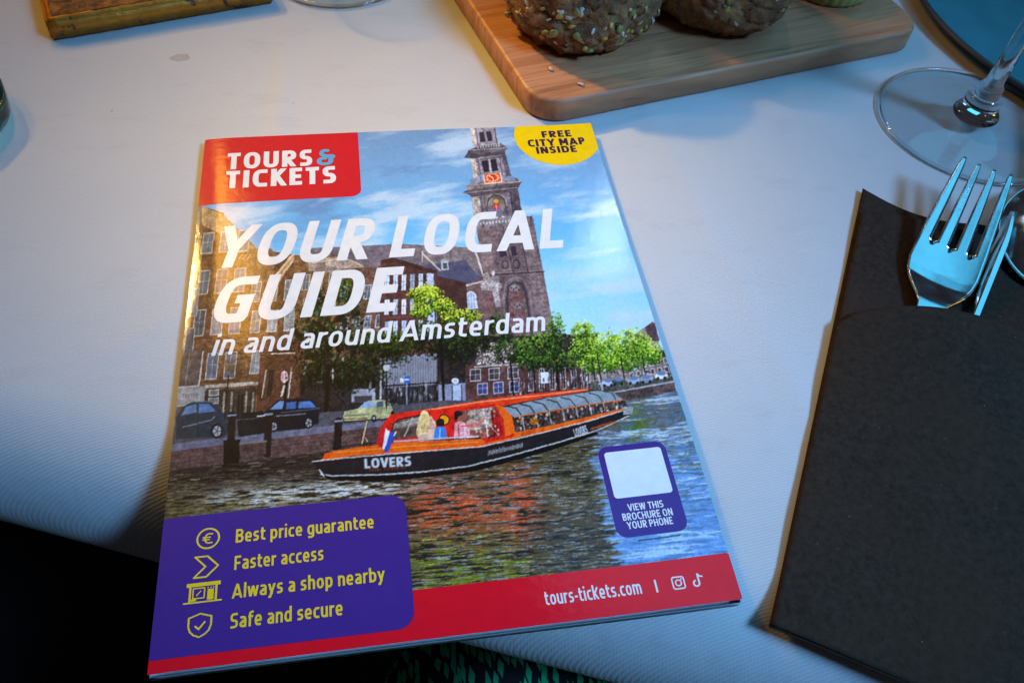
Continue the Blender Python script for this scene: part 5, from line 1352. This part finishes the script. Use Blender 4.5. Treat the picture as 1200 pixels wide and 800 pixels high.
def benefits():
    printed('benefit_panel', inside(rrect(30.7, 24.1, 40.0, 20.6, 5)), (-.5, 72, 2.5, 45.5), .5, 'purple', 2)
    printed('footer_band', inside(rrect(82, 4.2, 120, 10.05, .1)), (-.5, 165.5, -.5, 15), .55, 'red', 1)
    rows = [('Best price guarantee', 21.0, 60.8, 34.6, 4.2), ('Faster access', 21.0, 46.0, 26.3, 4.2), ('Always a shop nearby', 20.8, 63.1, 17.9, 4.2), ('Safe and secure', 20.7, 51.0, 9.5, 4.2)]
    for r_ in rows: lettering('benefit_lettering', [r_], 'yellow', 3, .11, .175, 0, .05)
    # euro coin
    eu = union(ring(disc(13.2, 36.9, 3.05), .5), strokes([[(14.5, 38.3)] + arc(13.45, 36.9, 1.15, 1.45, 70, 290, 2, 16) + [(14.5, 35.5)], [(11.6, 37.25), (13.9, 37.25)], [(11.6, 36.55), (13.7, 36.55)]], .48))
    printed('euro_icon', eu, (9, 17.5, 33, 41), .1, 'yellow', 3)
    ch = [(10.0, 31.4), (13.4, 31.4), (16.5, 28.3), (13.4, 25.2), (10.0, 25.2), (13.0, 28.3), (10.0, 31.4)]
    printed('arrow_icon', strokes([ch], .55), (9, 17.5, 24.3, 32.2), .1, 'yellow', 3)
    shop = union(rrect(12.9, 23.1, 4.6, .55, .1), rrect(9.35, 20.4, .3, 2.4, .05), rrect(16.4, 20.4, .3, 2.4, .05), rrect(12.9, 18.0, 5.2, .22, .05), ring(rrect(11.7, 20.6, 1.55, 1.45, .1), .35), strokes([[(11.1, 19.9), (12.3, 21.3)]], .35), rrect(14.9, 20.0, .85, 1.55, .05), strokes([[(14.0, 22.0), (14.3, 22.0)], [(14.8, 22.0), (15.1, 22.0)], [(15.5, 22.0), (15.8, 22.0)]], .5), rrect(10.2, 18.7, .9, .3, .05))
    printed('shop_icon', shop, (7, 18.6, 17.3, 24.3), .09, 'yellow', 3)
    sh = [(12.6, 14.7), (15.6, 13.7), (15.6, 11.4), (15.1, 9.9), (14.1, 8.9), (12.6, 8.2), (11.1, 8.9), (10.1, 9.9), (9.6, 11.4), (9.6, 13.7), (12.6, 14.7)]
    printed('shield_icon', union(strokes([sh], .5), strokes([[(11.3, 11.4), (12.4, 10.4), (14.0, 12.4)]], .55)), (8.8, 16.4, 7.6, 15.3), .09, 'yellow', 3)
    lettering('web_address', [('tours-tickets.com', 107.8, 136.3, 5.3, 4.1)], 'white', 2, .1, .17, 0, .05)
    printed('divider', rrect(140.8, 7.0, .3, 1.9, .05), (140, 141.8, 4.6, 9.3), .12, 'white', 2)
    cam_i = union(ring(rrect(147.6, 7.1, 1.75, 1.75, .6), .42), ring(disc(147.6, 7.1, .85), .4), disc(148.6, 8.1, .27))
    printed('camera_icon', cam_i, (145.2, 150, 4.8, 9.4), .08, 'white', 2)
    note = union(strokes([[(153.75, 9.2), (153.75, 6.3)] + arc(152.9, 6.3, .85, .85, 0, -270, 2, 16), [(153.75, 9.0)] + arc(155.2, 8.9, 1.3, .75, 180, 270, 2, 8)], .55))
    printed('note_icon', note, (151.3, 155.9, 4.9, 9.6), .08, 'white', 2)
    # the small panel at the right: rounded, with an empty white square
    printed('phone_panel', rrect(144.2, 38.6, 11.2, 15.8, 3.4), (132, 156, 22, 55), .4, 'purple', 1)
    printed('white_square', rrect(144.3, 44.0, 9.4, 8.2, 1.1), (134, 154.5, 35, 53), .3, 'cool', 2)
    lettering('phone_lettering', [('VIEW THIS', 138.3, 149.5, 31.2, 2.35), ('BROCHURE ON', 135.9, 151.7, 28.2, 2.4), ('YOUR PHONE', 136.7, 151.0, 25.35, 2.4)], 'white', 2, .07, .19, 0, .05)
benefits()
